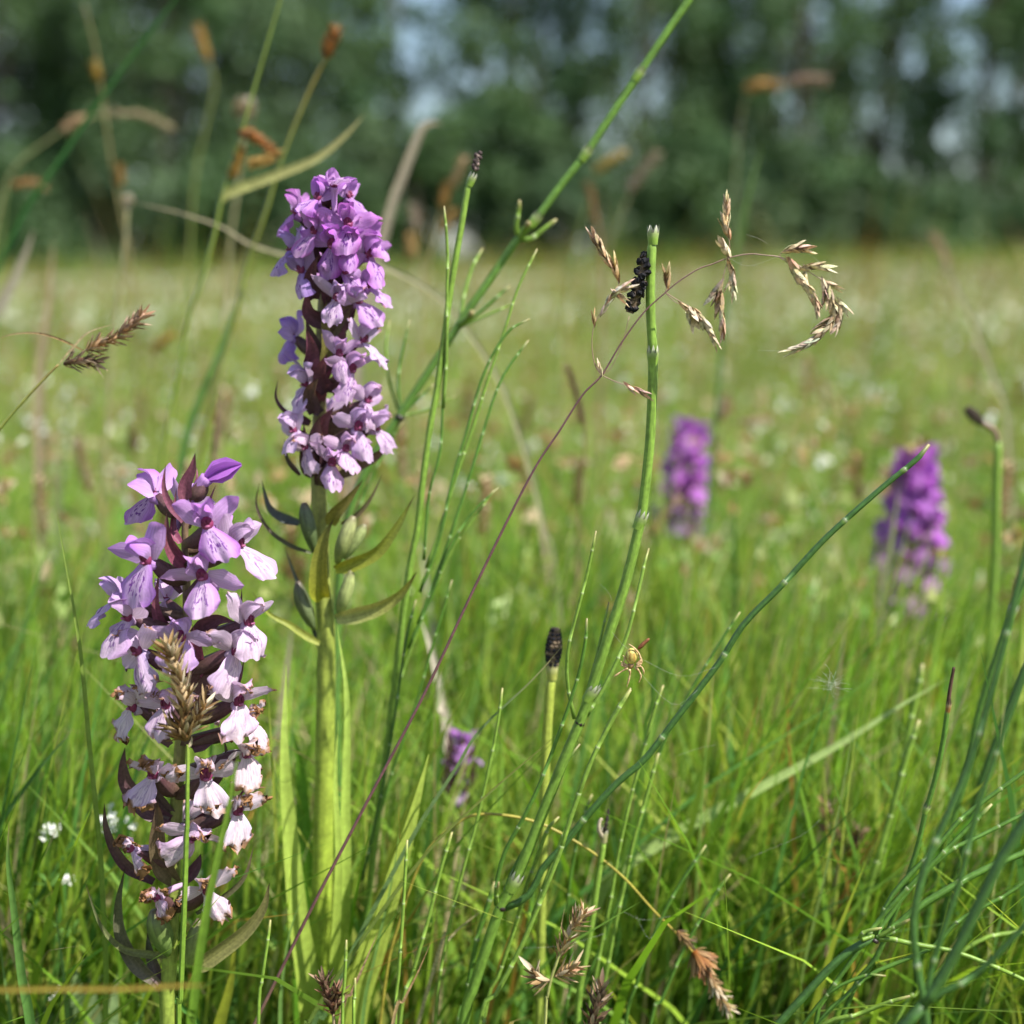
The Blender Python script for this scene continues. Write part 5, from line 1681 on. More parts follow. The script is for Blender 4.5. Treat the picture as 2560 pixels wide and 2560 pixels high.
def sedge(label, stem, Y, wpx, spikes, cstem, seed, bracts=(), ctop=None, name="sedge", group="sedges", lean=0.5, dark=None):
    pp = to_ground(path(stem, Y), lean)
    b = np.array([pp[-1][0], pp[-1][1], 0.0])
    root = thing(name, b, label, "sedge", group)
    mb = MB()
    q = catmull(pp, 6)
    tt = np.linspace(0, 1, len(q))
    tube(mb, q, (0.7 + 0.5 * np.minimum(1, tt * 2)) * wpx / FPX * Y * 0.5, [lerp(ctop or cstem, cstem, min(1, x * 4)) for x in tt], 3 if wpx > 9 else 6)
    so = mb.build("stem", M_STEM, root, b, smooth=wpx <= 9)
    for j, (pts, w, n, Ls, pal) in enumerate(spikes):
        mb = MB()
        c = catmull(path(pts, Y), 5)
        tube(mb, c, w / FPX * Y * 0.5 * np.maximum(0.2, np.sin(np.linspace(0.4, 2.9, len(c)))) * 0.55, [pal[0]], 8)
        core = mb.build("spike", M_DRY, root, b)
        scale_objs(core, b, pts, Y, w, int(n * 1.7), Ls * 0.9, 0.62, pal, seed + j)
    for (pts, w, c) in bracts:
        mb = MB()
        blade_mesh(mb, pts, Y, w, c, lerp(c, (0.4, 0.32, 0.2), 0.5), m=1, cup=0.4)
        mb.build("bract", M_DRY, root, b)
    return root


TAN = [(0.50, 0.37, 0.21), (0.60, 0.48, 0.31), (0.36, 0.22, 0.09), (0.68, 0.58, 0.43)]
BRN = [(0.20, 0.11, 0.04), (0.30, 0.18, 0.06), (0.42, 0.30, 0.15), (0.12, 0.075, 0.035), (0.50, 0.40, 0.26)]
RUST = [(0.28, 0.085, 0.015), (0.36, 0.14, 0.03), (0.18, 0.06, 0.015), (0.40, 0.23, 0.10)]
DKB = [(0.10, 0.055, 0.035), (0.18, 0.10, 0.06), (0.30, 0.20, 0.13)]
YS = 0.352
sedge("straw-brown sedge head on a straight two-toned green stem standing before the faded orchid", [c2(1000, 1050), c2(1000, 1200), c2(995, 1500), c2(993, 1800), c3(1060, 200), c3(1045, 700), c3(1025, 1200), c3(1005, 1700), (446, 2560)], YS, 14,
      [([c2(990, 1010), c2(960, 900), c2(985, 700)], 62, 26, 0.0058, BRN),
       ([c2(970, 1000), c2(880, 920), c2(820, 860)], 26, 14, 0.0048, BRN),
       ([c2(1000, 960), c2(1100, 800), c2(1180, 660)], 34, 18, 0.0052, BRN + [(0.66, 0.58, 0.45)]),
       ([c2(985, 760), c2(960, 560), c2(910, 370)], 36, 26, 0.0060, TAN),
       ([c2(910, 400), c2(860, 260), c2(820, 130)], 40, 22, 0.0058, TAN + BRN[:3])],
      (0.14, 0.24, 0.03), 40, ctop=(0.22, 0.30, 0.05), lean=0.3,
      bracts=[([c2(1010, 1070), c2(1035, 1020), c2(1040, 960)], 8, (0.6, 0.5, 0.35))])

def g1(x, y):
    return (0.33126 * x, 640 + 0.33126 * y)

sedge("slightly blurred pinkish-brown sedge head leaning in beside the faded orchid's tip", [g1(440, 820), g1(330, 930), g1(180, 1090), g1(50, 1240), (-10, 1085), (-80, 1180), (-150, 1300), (-200, 1450), (-230, 1700)], 0.415, 8,
      [([g1(480, 815), g1(600, 790), g1(740, 800)], 30, 20, 0.0050, DKB + [(0.42, 0.3, 0.2)]),
       ([g1(650, 715), g1(750, 660), g1(930, 600)], 30, 26, 0.0045, [(0.42, 0.27, 0.15), (0.50, 0.36, 0.24), (0.30, 0.16, 0.07)]),
       ([g1(900, 580), g1(1000, 510), g1(1090, 435)], 32, 24, 0.0045, [(0.45, 0.29, 0.20), (0.52, 0.36, 0.27), (0.36, 0.20, 0.12)])],
      (0.22, 0.25, 0.05), 50, ctop=(0.26, 0.20, 0.06),
      bracts=[([g1(450, 810), g1(560, 680), g1(680, 570), g1(900, 505)], 6, (0.5, 0.40, 0.22)), ([g1(630, 715), g1(480, 640), g1(300, 585), g1(100, 590), g1(-60, 640)], 6, (0.36, 0.22, 0.10)), ([g1(690, 780), g1(740, 850), g1(785, 925)], 6, (0.5, 0.42, 0.28))], lean=0.2)

sedge("pale dry sedge with open spikes low in front of the horsetail tuft", [e2(800, 1090), e2(740, 1190), e2(680, 1270), e2(630, 1360), e2(600, 1440), e2(570, 1530), e2(545, 1650), e2(530, 1828)], 0.372, 7,
      [([e2(700, 1210), e2(740, 1160), e2(790, 1100)], 22, 16, 0.0052, TAN + [(0.42, 0.24, 0.18)]), ([e2(625, 1400), e2(650, 1330), e2(680, 1260)], 16, 10, 0.0055, TAN), ([e2(570, 1540), e2(500, 1540), e2(450, 1480)], 18, 12, 0.0058, TAN + BRN[:1]), ([e2(590, 1520), e2(660, 1490), e2(730, 1450)], 18, 12, 0.0055, TAN + [(0.40, 0.2, 0.12)])],
      (0.34, 0.36, 0.12), 60, bracts=[([e2(600, 1450), e2(620, 1280), e2(660, 1050)], 4, (0.45, 0.33, 0.15))])
sedge("dark brown sedge spike rising from below in front of the tuft", [e2(890, 1590), e2(870, 1700), e2(830, 1830), e2(800, 2000)], 0.372, 6, [([e2(820, 1900), e2(860, 1740), e2(900, 1580)], 30, 30, 0.0055, DKB + [(0.42, 0.32, 0.24)])], (0.25, 0.2, 0.08), 70)
sedge("rusty bristly sedge head hanging on an arching yellow stem", [e2(1640, 1600), e2(1550, 1430), e2(1380, 1230), e2(1240, 1090), e2(1050, 880), e2(870, 730), e2(700, 620), e2(500, 520), e2(300, 470), e2(100, 460), e2(-50, 520), (1060, 2140), (1000, 2300), (960, 2480)], 0.40, 7,
      [([e2(1390, 1220), e2(1430, 1260), e2(1480, 1300)], 26, 22, 0.0032, BRN[:2] + DKB[:1]), ([e2(1500, 1350), e2(1530, 1390), e2(1550, 1440)], 60, 60, 0.0058, RUST + BRN[:2]), ([e2(1590, 1500), e2(1650, 1600), e2(1730, 1740)], 30, 46, 0.0040, TAN + BRN[:2])],
      (0.30, 0.26, 0.04), 80, ctop=(0.34, 0.22, 0.05))
sedge("small maroon-brown sedge bud poking up between the orchid and the panicle stem", [(826, 2470), (830, 2520), (838, 2600)], 0.366, 8, [([(836, 2530), (822, 2490), (808, 2445)], 34, 22, 0.0050, DKB + [(0.32, 0.13, 0.10)]), ([(832, 2540), (838, 2505), (846, 2475)], 28, 18, 0.0045, DKB + [(0.34, 0.15, 0.11)])], (0.4, 0.3, 0.18), 90)
sedge("blurred dark sedge heads in the grass before the pale diagonal leaf", [(2070, 2010), (2086, 2070), (2110, 2110), (2092, 2186), (2075, 2300), (2060, 2420), (2055, 2540)], 0.46, 9,
      [([(2098, 2085), (2080, 2050), (2062, 2005)], 26, 16, 0.0055, BRN), ([(2120, 2120), (2095, 2085), (2065, 2065)], 30, 16, 0.0055, DKB), ([(2110, 2125), (2130, 2110), (2145, 2080)], 28, 16, 0.0055, DKB), ([(2115, 2140), (2128, 2125), (2140, 2110)], 34, 14, 0.005, RUST)],
      (0.34, 0.25, 0.17), 95)
sedge("blurred brown sedge cluster in the grass behind the long thin stalk", [(152, 1640), (158, 1720), (160, 1900), (150, 2200)], 0.62, 7,
      [([(150, 1680), (165, 1640), (185, 1600)], 30, 14, 0.0065, DKB + BRN), ([(150, 1690), (130, 1665), (110, 1650)], 30, 14, 0.0065, BRN), ([(150, 1660), (150, 1600), (145, 1560)], 24, 14, 0.0065, TAN)], (0.2, 0.24, 0.06), 97)

# tall blurred sedges against the trees (each traced)
def h1(x, y):
    return (0.46584 * x, 0.46584 * y)

sedge("tall blurred sedge tipped by a single rusty head beside the violet spike", [h1(1760, 300), h1(1700, 400), h1(1600, 620), h1(1500, 880), h1(1420, 1150), h1(1330, 1400), (590, 780), (557, 900), (520, 1050), (480, 1250), (450, 1500)], 0.60, 11,
      [([h1(1745, 310), h1(1770, 240), h1(1800, 160)], 40, 64, 0.0042, RUST)], (0.17, 0.20, 0.03), 110, ctop=(0.32, 0.22, 0.04), lean=0.3)
sedge("blurred sedge with orange nodding spikes and a long arching tan leaf", [h1(1520, -60), h1(1430, 240), h1(1340, 550), h1(1290, 720), h1(1250, 850), h1(1190, 1060), h1(1150, 1250), h1(1090, 1480), (474, 789), (450, 905), (424, 1038), (400, 1200), (380, 1500)], 0.58, 10,
      [([h1(1280, 710), h1(1360, 730), h1(1480, 830)], 36, 56, 0.0040, RUST + [(0.5, 0.28, 0.05)]), ([h1(1480, 850), h1(1420, 860), h1(1350, 880)], 32, 36, 0.0038, [(0.44, 0.27, 0.05), (0.38, 0.22, 0.04)]), ([h1(1240, 960), h1(1270, 890), h1(1300, 800)], 28, 36, 0.0038, [(0.44, 0.27, 0.06), (0.36, 0.2, 0.05)])],
      (0.16, 0.22, 0.03), 120, bracts=[([h1(1190, 1085), h1(1240, 1030), h1(1480, 940), h1(1700, 850), h1(1850, 730), h1(1960, 610)], 26, (0.34, 0.36, 0.12))], lean=0.3)
bl = [
    ("soft orange sedge spike on a bent stem high against the dark trees", [h1(1070, 160), h1(1110, 300), h1(1150, 450), h1(1100, 700), h1(1040, 1000), (470, 700), (450, 1000), (440, 1400)], 0.95, 10, [([h1(1120, 330), h1(1090, 240), h1(1070, 150)], 42, 26, 0.009, [(0.42, 0.25, 0.06), (0.36, 0.2, 0.05)])], (0.18, 0.21, 0.05)),
    ("thin blurred sedge with two orange knots up its stem", [h1(450, 20), h1(510, 250), h1(540, 450), h1(600, 880), h1(650, 1150), h1(700, 1400), (340, 900), (345, 1300)], 0.85, 10, [([h1(530, 440), h1(525, 400), h1(510, 350)], 34, 18, 0.008, [(0.45, 0.3, 0.05), (0.4, 0.24, 0.04)]), ([h1(645, 1000), h1(645, 940), h1(640, 890)], 34, 18, 0.008, [(0.36, 0.2, 0.05), (0.3, 0.16, 0.04)])], (0.20, 0.17, 0.06)),
    ("blurred rust-brown spike lying almost level near the dark green slanting stem", [h1(40, 1020), h1(15, 1200), (0, 700), (-20, 1000), (-30, 1400)], 0.85, 10, [([h1(60, 1000), h1(140, 980), h1(230, 990)], 32, 26, 0.008, [(0.36, 0.19, 0.07), (0.42, 0.24, 0.1)])], (0.14, 0.2, 0.05)),
    ("arching blurred grass with a long drooping brown flowering tip", [h1(940, 700), h1(850, 635), h1(700, 605), h1(450, 640), h1(250, 760), h1(80, 900), h1(0, 1100), (-30, 700), (-50, 1000), (-60, 1400)], 0.90, 11, [([h1(480, 640), h1(420, 650), h1(350, 690)], 30, 20, 0.009, [(0.36, 0.22, 0.12), (0.42, 0.27, 0.15)]), ([h1(940, 700), h1(760, 620), h1(560, 610)], 20, 20, 0.009, [(0.34, 0.27, 0.17), (0.3, 0.24, 0.15)])], (0.24, 0.25, 0.10)),
    ("blurred golden sedge with three stacked spikes by the dark-tipped horsetail", [(1160, 400), (1130, 450), (1105, 520), (1085, 600), (1065, 700), (1050, 900), (1045, 1300)], 0.80, 10, [([(1125, 470), (1145, 430), (1160, 395)], 36, 22, 0.008, [(0.42, 0.3, 0.17), (0.5, 0.38, 0.25)]), ([(1100, 520), (1112, 490), (1122, 460)], 44, 22, 0.008, [(0.48, 0.3, 0.1), (0.42, 0.24, 0.08)]), ([(1105, 580), (1120, 550), (1135, 530)], 36, 18, 0.008, [(0.48, 0.3, 0.1), (0.42, 0.24, 0.08)])], (0.3, 0.26, 0.1)),
    ("blurred round golden head standing low beside the violet spike", [(1026, 600), (1020, 700), (1015, 900), (1010, 1300)], 0.85, 9, [([(1026, 650), (1028, 620), (1030, 590)], 50, 26, 0.009, [(0.48, 0.33, 0.14), (0.42, 0.28, 0.1)])], (0.2, 0.24, 0.08)),
    ("blurred grey-pink seed head above the round golden one", [(1036, 540), (1040, 640), (1042, 800), (1040, 1300)], 0.95, 8, [([(1036, 580), (1035, 550), (1034, 520)], 40, 22, 0.010, [(0.42, 0.33, 0.27), (0.48, 0.4, 0.34)])], (0.25, 0.26, 0.12)),
    ("blurred yellow spike slanting out of the grass beyond the leaning horsetail", [(1550, 385), (1500, 430), (1450, 560), (1420, 700), (1400, 900), (1390, 1300)], 0.90, 9, [([(1485, 430), (1520, 405), (1560, 380)], 40, 26, 0.009, [(0.44, 0.32, 0.07), (0.38, 0.26, 0.06)])], (0.17, 0.22, 0.06)),
    ("blurred grey-brown plume slanting beside the yellow spike", [(1640, 380), (1600, 440), (1560, 520), (1520, 640), (1500, 900), (1490, 1300)], 1.0, 9, [([(1570, 480), (1605, 430), (1645, 380)], 36, 24, 0.011, [(0.32, 0.25, 0.2), (0.36, 0.29, 0.24)])], (0.25, 0.24, 0.12)),
    ("blurred brown upright stalk between the leaning horsetail and the empty-coned one", [(1470, 460), (1485, 520), (1500, 600), (1505, 760), (1500, 1300)], 0.9, 12, [([(1488, 560), (1480, 500), (1470, 455)], 26, 20, 0.009, [(0.26, 0.15, 0.07), (0.32, 0.19, 0.09)])], (0.26, 0.17, 0.08)),
    ("far blurred orange spike lying level high against the poplars", [(2060, 200), (1990, 215), (1900, 210), (1860, 260), (1840, 420), (1835, 700), (1830, 1200)], 1.1, 7, [([(1860, 225), (1900, 210), (1945, 215)], 46, 26, 0.012, [(0.44, 0.25, 0.08), (0.38, 0.2, 0.06)]), ([(1960, 212), (2010, 195), (2065, 200)], 30, 22, 0.012, [(0.34, 0.22, 0.18), (0.38, 0.26, 0.2)])], (0.2, 0.2, 0.09)),
    ("blurred dark brown bent stalk beside the purple panicle stem", [(1415, 910), (1430, 950), (1452, 1010), (1462, 1100), (1450, 1250), (1440, 1500)], 0.58, 9, [([(1455, 1060), (1440, 980), (1418, 915)], 24, 22, 0.006, DKB)], (0.16, 0.11, 0.05)),
    ("blurred dark brown drooping head above the faded orchid's tip", [(548, 960), (544, 1010), (536, 1100), (528, 1190), (520, 1400), (515, 1700)], 0.60, 9, [([(545, 1000), (540, 1090), (530, 1180)], 24, 26, 0.006, DKB)], (0.2, 0.16, 0.08)),
    ("soft brown smudge of a sedge head in the grass above the faded orchid", [(333, 1090), (335, 1150), (338, 1300), (340, 1600)], 0.85, 7, [([(334, 1130), (333, 1105), (332, 1075)], 44, 22, 0.009, DKB + BRN[:1])], (0.18, 0.22, 0.06)),
    ("blurred orange sedge head low against the far meadow beside the tall orchid", [(415, 840), (400, 870), (380, 960), (370, 1200)], 0.8, 7, [([(385, 880), (405, 855), (430, 838)], 34, 22, 0.008, [(0.46, 0.28, 0.05), (0.36, 0.22, 0.05)])], (0.2, 0.22, 0.05)),
    ("blurred tan sedge spike leaning across behind the short magenta orchid", [(1920, 1045), (1880, 1055), (1840, 1058), (1800, 1100), (1790, 1300), (1785, 1600)], 0.80, 8, [([(1850, 1055), (1885, 1052), (1925, 1045)], 34, 22, 0.008, TAN), ([(1790, 1060), (1810, 1030), (1815, 990)], 36, 22, 0.008, [(0.36, 0.22, 0.14), (0.3, 0.17, 0.12)])], (0.22, 0.22, 0.08)),
    ("blurred tan curled leaf-like spike at the foot of the short magenta orchid", [(1700, 1240), (1665, 1290), (1630, 1340), (1610, 1450), (1600, 1700)], 0.70, 9, [([(1612, 1350), (1650, 1300), (1695, 1245)], 32, 26, 0.008, TAN)], (0.25, 0.24, 0.1)),
    ("blurred pinkish seed head by the faint tan leaf above the full violet orchid", [(2340, 590), (2355, 640), (2370, 700), (2385, 900), (2390, 1200)], 1.0, 8, [([(2372, 680), (2355, 630), (2335, 585)], 34, 24, 0.010, [(0.42, 0.28, 0.16), (0.46, 0.36, 0.28)])], (0.25, 0.24, 0.12)),
    ("blurred rusty knot in the grass under the leaning branch", [(1925, 1555), (1935, 1600), (1940, 1700), (1935, 1900)], 0.68, 7, [([(1930, 1600), (1915, 1570), (1895, 1540)], 28, 20, 0.007, TAN + BRN[:2])], (0.25, 0.24, 0.1)),
]
for i, (lab, stem, Y, w, sp_, cs) in enumerate(bl):
    sp_ = [(a_, b_ * 0.75, int(c_ * 1.5), d_ * 0.6, e_) for (a_, b_, c_, d_, e_) in sp_]
    sedge(lab, stem, Y, w * 0.52, sp_, cs, 200 + i * 7, lean=0.15)


# ------------------------------------------------------------------ single grass blades that can be told apart
def blade(label, pts, Y, w, c0, c1, twist=0.0, cup=0.3, ctip=None, taper=1.0, ground=True, mat=None, name="grass_blade", base_w=0.7, cat="grass blade", group="single grass blades"):
    pp = path(pts, Y)
    if ground:
        pp = to_ground(pp[::-1], 0.4, z=0.0)[::-1]
    b = np.array([pp[0][0], pp[0][1], 0.0])
    mb = MB()
    blade_mesh(mb, None, Y, w, c0, c1, twist=twist, n=8, m=2, cup=cup, world=pp - b, ctip=ctip, uid=rng.random() * 9, taper=taper, base_w=base_w)
    o = mb.build(name, mat or M_LEAF)
    o.location = tuple(b)
    return tag(o, label, cat, group)


TANB = (0.46, 0.38, 0.26)
blade("sharp dark green pointed blade beside the white bedstraw", [(80, 2590), (56, 2450), (36, 2284), (20, 2152), (23, 2052)], 0.375, 26, (0.09, 0.22, 0.05), (0.10, 0.19, 0.04), twist=0.3, cup=0.5, ctip=(0.3, 0.25, 0.1), taper=1.3)
blade("long thin yellow-green stalk rising alone beside the faded orchid's spike", [(265, 2590), (265, 2417), (252, 2152), (240, 2020), (225, 1876), (205, 1661), (186, 1528), (159, 1379), (139, 1265)], 0.385, 14, (0.16, 0.27, 0.03), (0.24, 0.33, 0.07), twist=0.2, taper=1.6)
blade("blurred green stalk standing close in front of the faded orchid", [(478, 2600), (482, 2540), (495, 2417), (516, 2282), (538, 2175), (568, 2040), (588, 1930), (597, 1880)], 0.318, 24, (0.12, 0.25, 0.02), (0.18, 0.29, 0.04), twist=0.1, taper=1.5)
blade("blurred yellow dry blade lying level across the faded orchid's stem", [(-120, 2478), (0, 2473), (150, 2470), (300, 2470), (400, 2465), (470, 2462), (520, 2464)], 0.27, 16, (0.36, 0.28, 0.05), (0.42, 0.27, 0.06), ground=False, taper=2.0)
blade("dark green leaf with a brown tip leaning behind the white bedstraw cluster", [(-30, 2100), (0, 2056), (50, 1985), (99, 1920), (150, 1860), (184, 1818)], 0.42, 16, (0.06, 0.17, 0.05), (0.08, 0.17, 0.05), twist=0.3, ctip=(0.4, 0.28, 0.18), cup=0.5)
blade("blurred dark green blade slanting behind the thin yellow-green stalk", [(-20, 1850), (0, 1744), (20, 1680), (50, 1595), (96, 1439), (132, 1350)], 0.52, 20, (0.06, 0.17, 0.05), (0.14, 0.25, 0.06), twist=0.2)
blade("grey-green narrow blade crossing low behind the orchid leaf", [(780, 2570), (810, 2540), (872, 2398), (930, 2280), (1046, 2066), (1137, 1925), (1200, 1825), (1330, 1700), (1414, 1606)], 0.395, 13, (0.10, 0.21, 0.06), (0.20, 0.28, 0.12), taper=1.5, ctip=(0.5, 0.38, 0.2))
blade("olive narrow blade with rusty flecks crossing to the main horsetail", [(760, 2600), (777, 2547), (872, 2398), (960, 2270), (1013, 2199), (1100, 2095), (1240, 1967), (1330, 1890), (1400, 1830)], 0.383, 11, (0.13, 0.23, 0.04), (0.22, 0.24, 0.06), taper=1.6)
blade("broad pale green leaf slanting blurred through the grass on the empty side", [(1500, 2240), (1560, 2165), (1620, 2125), (1750, 2050), (1900, 1970), (2100, 1860), (2250, 1765), (2370, 1695)], 0.46, 40, (0.33, 0.46, 0.13), (0.37, 0.49, 0.17), taper=1.0, twist=-0.6, base_w=0.2)
blade("tan arching dead blade passing behind the tall orchid's spike", [(1391, 1435), (1363, 1323), (1335, 1211), (1293, 1072), (1245, 945), (1168, 827), (1115, 758), (1040, 705), (950, 663), (850, 640), (740, 640), (629, 610), (559, 568), (466, 536), (400, 520), (330, 505)], 0.60, 12, (0.34, 0.36, 0.18), (0.46, 0.40, 0.28), mat=M_DRY, taper=2.2, base_w=0.3)
blade("dead grey-tan blade slanting up to a bent tip beside the violet spike", [(900, 900), (930, 740), (956, 609), (985, 500), (1009, 435), (1040, 355), (1061, 313), (1085, 306), (1105, 312)], 0.72, 22, (0.38, 0.32, 0.24), (0.36, 0.31, 0.23), mat=M_DRY, taper=2.6)
blade("dead tan stalk leaning between the tall orchid and the panicle stem", [(1380, 1500), (1360, 1350), (1340, 1230), (1310, 1120), (1270, 1000), (1240, 930)], 0.66, 15, (0.44, 0.36, 0.25), (0.40, 0.33, 0.22), mat=M_DRY, taper=1.8)
blade("pale buff dead leaf standing behind the thin horsetail branches", [(1130, 1900), (1100, 1760), (1090, 1640), (1075, 1530), (1062, 1420), (1040, 1330)], 0.62, 20, (0.52, 0.46, 0.36), (0.55, 0.5, 0.4), mat=M_DRY, taper=1.6)
blade("broken buff leaf hanging between the panicle stem and the tall orchid", [(1120, 1850), (1105, 1770), (1090, 1680), (1070, 1600), (1050, 1545)], 0.50, 26, (0.52, 0.45, 0.35), (0.55, 0.5, 0.4), mat=M_DRY, taper=1.2, twist=0.3)
blade("dead tan stem beside the tall orchid's outer leaf", [(650, 2260), (660, 2120), (672, 2000), (690, 1880), (706, 1760), (722, 1640), (730, 1560)], 0.54, 20, (0.42, 0.35, 0.25), (0.45, 0.38, 0.28), mat=M_DRY, taper=2.2)
blade("thin tan dry blade lying across the foot of the tall orchid", [(850, 2560), (880, 2480), (915, 2400), (945, 2330)], 0.372, 12, (0.36, 0.23, 0.14), (0.42, 0.28, 0.16), mat=M_DRY)
blade("rust-tipped dry blade at the foot of the horsetail tuft", [(980, 2570), (1010, 2500), (1045, 2430), (1082, 2345)], 0.372, 10, (0.42, 0.33, 0.16), (0.40, 0.23, 0.12), mat=M_DRY)
blade("pale straw blade pointing into the horsetail tuft", [(1095, 2385), (1120, 2350), (1160, 2310), (1215, 2270)], 0.40, 10, (0.44, 0.42, 0.2), (0.5, 0.42, 0.24), mat=M_DRY)
blade("dark green long stem slanting blurred up the dark trees", [(-60, 820), (0, 662), (40, 575), (80, 500), (160, 385), (240, 265), (345, 120), (437, 0), (500, -80)], 0.66, 13, (0.03, 0.11, 0.025), (0.035, 0.12, 0.025), taper=2.0)
blade("blurred green blade rising beside the tall orchid under the orange nodding sedge", [(420, 1560), (424, 1400), (440, 1250), (470, 1080), (520, 950), (560, 850), (600, 740), (625, 660)], 0.62, 22, (0.08, 0.20, 0.05), (0.14, 0.26, 0.06), taper=1.8)
blade("blurred grey-tan blade leaning below the level rust-brown spike", [(-60, 900), (0, 770), (40, 690), (70, 620), (85, 570)], 0.72, 34, (0.38, 0.34, 0.26), (0.36, 0.32, 0.24), mat=M_DRY)
blade("blurred tan upright blade beside the grey-tan leaning one", [(100, 1000), (112, 850), (125, 750), (130, 660), (134, 600)], 0.78, 26, (0.36, 0.3, 0.19), (0.38, 0.28, 0.17), mat=M_DRY)
blade("wide pale green soft blade standing blurred behind the long thin stalk's tip", [(150, 1500), (150, 1380), (150, 1200), (165, 1080), (180, 1000)], 0.75, 32, (0.25, 0.31, 0.12), (0.28, 0.33, 0.14))
blade("faint tan leaf slanting blurred above the full violet orchid", [(2520, 1080), (2490, 960), (2450, 850), (2410, 760), (2370, 670), (2330, 600)], 0.80, 13, (0.38, 0.37, 0.22), (0.36, 0.32, 0.2), mat=M_DRY, taper=1.6)
blade("olive reed leaf standing in front of the full violet orchid", [(2150, 1900), (2170, 1750), (2190, 1620), (2215, 1450), (2235, 1320), (2248, 1200)], 0.60, 24, (0.25, 0.31, 0.12), (0.30, 0.32, 0.16), taper=1.6)
blade("blurred green stalk standing against the poplars above the panicle", [(1800, 900), (1830, 700), (1850, 600), (1870, 500), (1890, 420), (1910, 345)], 0.75, 13, (0.10, 0.20, 0.05), (0.13, 0.21, 0.06), taper=1.8)
blade("tan dry straw slanting low under the rusty sedge head", [(1640, 2580), (1650, 2480), (1690, 2390), (1760, 2290), (1830, 2220), (1890, 2160)], 0.45, 12, (0.36, 0.27, 0.15), (0.40, 0.3, 0.17), mat=M_DRY)
blade("bluish soft leaf standing blurred behind the leaning thin stalk", [(2070, 2500), (2060, 2300), (2045, 2120), (2030, 1980), (2015, 1880)], 0.60, 26, (0.18, 0.27, 0.14), (0.22, 0.31, 0.18))
blade("thin bright stalk crossing the pale diagonal leaf", [(2000, 2490), (2030, 2330), (2060, 2200), (2090, 2060), (2115, 1930), (2135, 1790)], 0.42, 8, (0.16, 0.26, 0.04), (0.24, 0.32, 0.1), taper=2)
blade("orange dead blade bending in the grass before the pale diagonal leaf", [(2120, 2230), (2105, 2170), (2085, 2130), (2072, 2090), (2060, 2060)], 0.44, 8, (0.40, 0.28, 0.05), (0.42, 0.22, 0.05), mat=M_DRY)
blade("dark green stem leaning low across the faded orchid's lowest bract", [(505, 2590), (460, 2520), (395, 2450), (340, 2385), (310, 2345)], 0.395, 18, (0.06, 0.19, 0.03), (0.08, 0.21, 0.03), cup=0.5)
blade("yellow-green stalk pair rising behind the faded orchid's root", [(345, 2590), (352, 2530), (362, 2480), (375, 2430)], 0.41, 26, (0.14, 0.27, 0.07), (0.18, 0.31, 0.1), cup=0.6)
blade("slim green stalk behind the faded orchid's capsules", [(505, 2590), (505, 2450), (508, 2300), (512, 2180), (520, 2060), (535, 1700), (545, 1600)], 0.45, 18, (0.10, 0.26, 0.03), (0.12, 0.28, 0.04), taper=2)
for k, (pts, lab) in enumerate([([(30, 2590), (20, 2500), (5, 2400), (-5, 2280)], "soft green blade standing below the dark pointed one"), ([(170, 2590), (160, 2450), (145, 2330), (135, 2225)], "pale green slender blade among the broad low leaves"), ([(700, 2590), (705, 2460), (725, 2330), (760, 2230)], "thin green blade curving beside the panicle stem's foot"), ([(905, 2560), (935, 2400), (980, 2200), (1000, 2060)], "slender blue-green blade over the tall orchid's side leaf")]):
    blade(lab, pts, 0.40, 13, (0.13, 0.26, 0.06), (0.18, 0.30, 0.08), twist=0.4)


# round buff seed head far left of the violet spike
def seed_ball(label, u, v, Y, w, c, seed):
    pts = [(u, v + w * 0.4), (u - 10, v + 150), (u - 40, v + 400), (u - 60, v + 800)]
    pp = to_ground(path(pts, Y), 0.2)
    b = np.array([pp[-1][0], pp[-1][1], 0.0])
    root = thing("seed_head", b, label, "seed head")
    mb = MB(); tube(mb, catmull(pp, 5), 4 / FPX * Y, [(0.26, 0.24, 0.12)], 6); mb.build("stem", M_STEM, root, b)
    r = random.Random(seed)
    mb = MB()
    O = P(u, v, Y)
    R = w / FPX * Y * 0.5
    for i in range(70):
        d = np.array([r.gauss(0, 1) for _ in range(3)]); d /= np.linalg.norm(d)
        s = np.cross(d, np.array([0.3, 0.5, 0.8])); s /= np.linalg.norm(s)
        scale_mesh(mb, O + d * R * 0.25, d, s, R * r.uniform(0.6, 0.85), R * 0.4, c, lerp(c, (0.8, 0.75, 0.65), 0.3), 0.4)
    mb.build("seeds", M_DRY, root, b)


seed_ball("round buff seed head blurred beside the orange nodding sedge", 610, 272, 0.80, 66, (0.42, 0.35, 0.26), 1)
seed_ball("small whitish blurred tuft at the end of the arching dead blade", 318, 502, 0.72, 40, (0.55, 0.50, 0.42), 2)


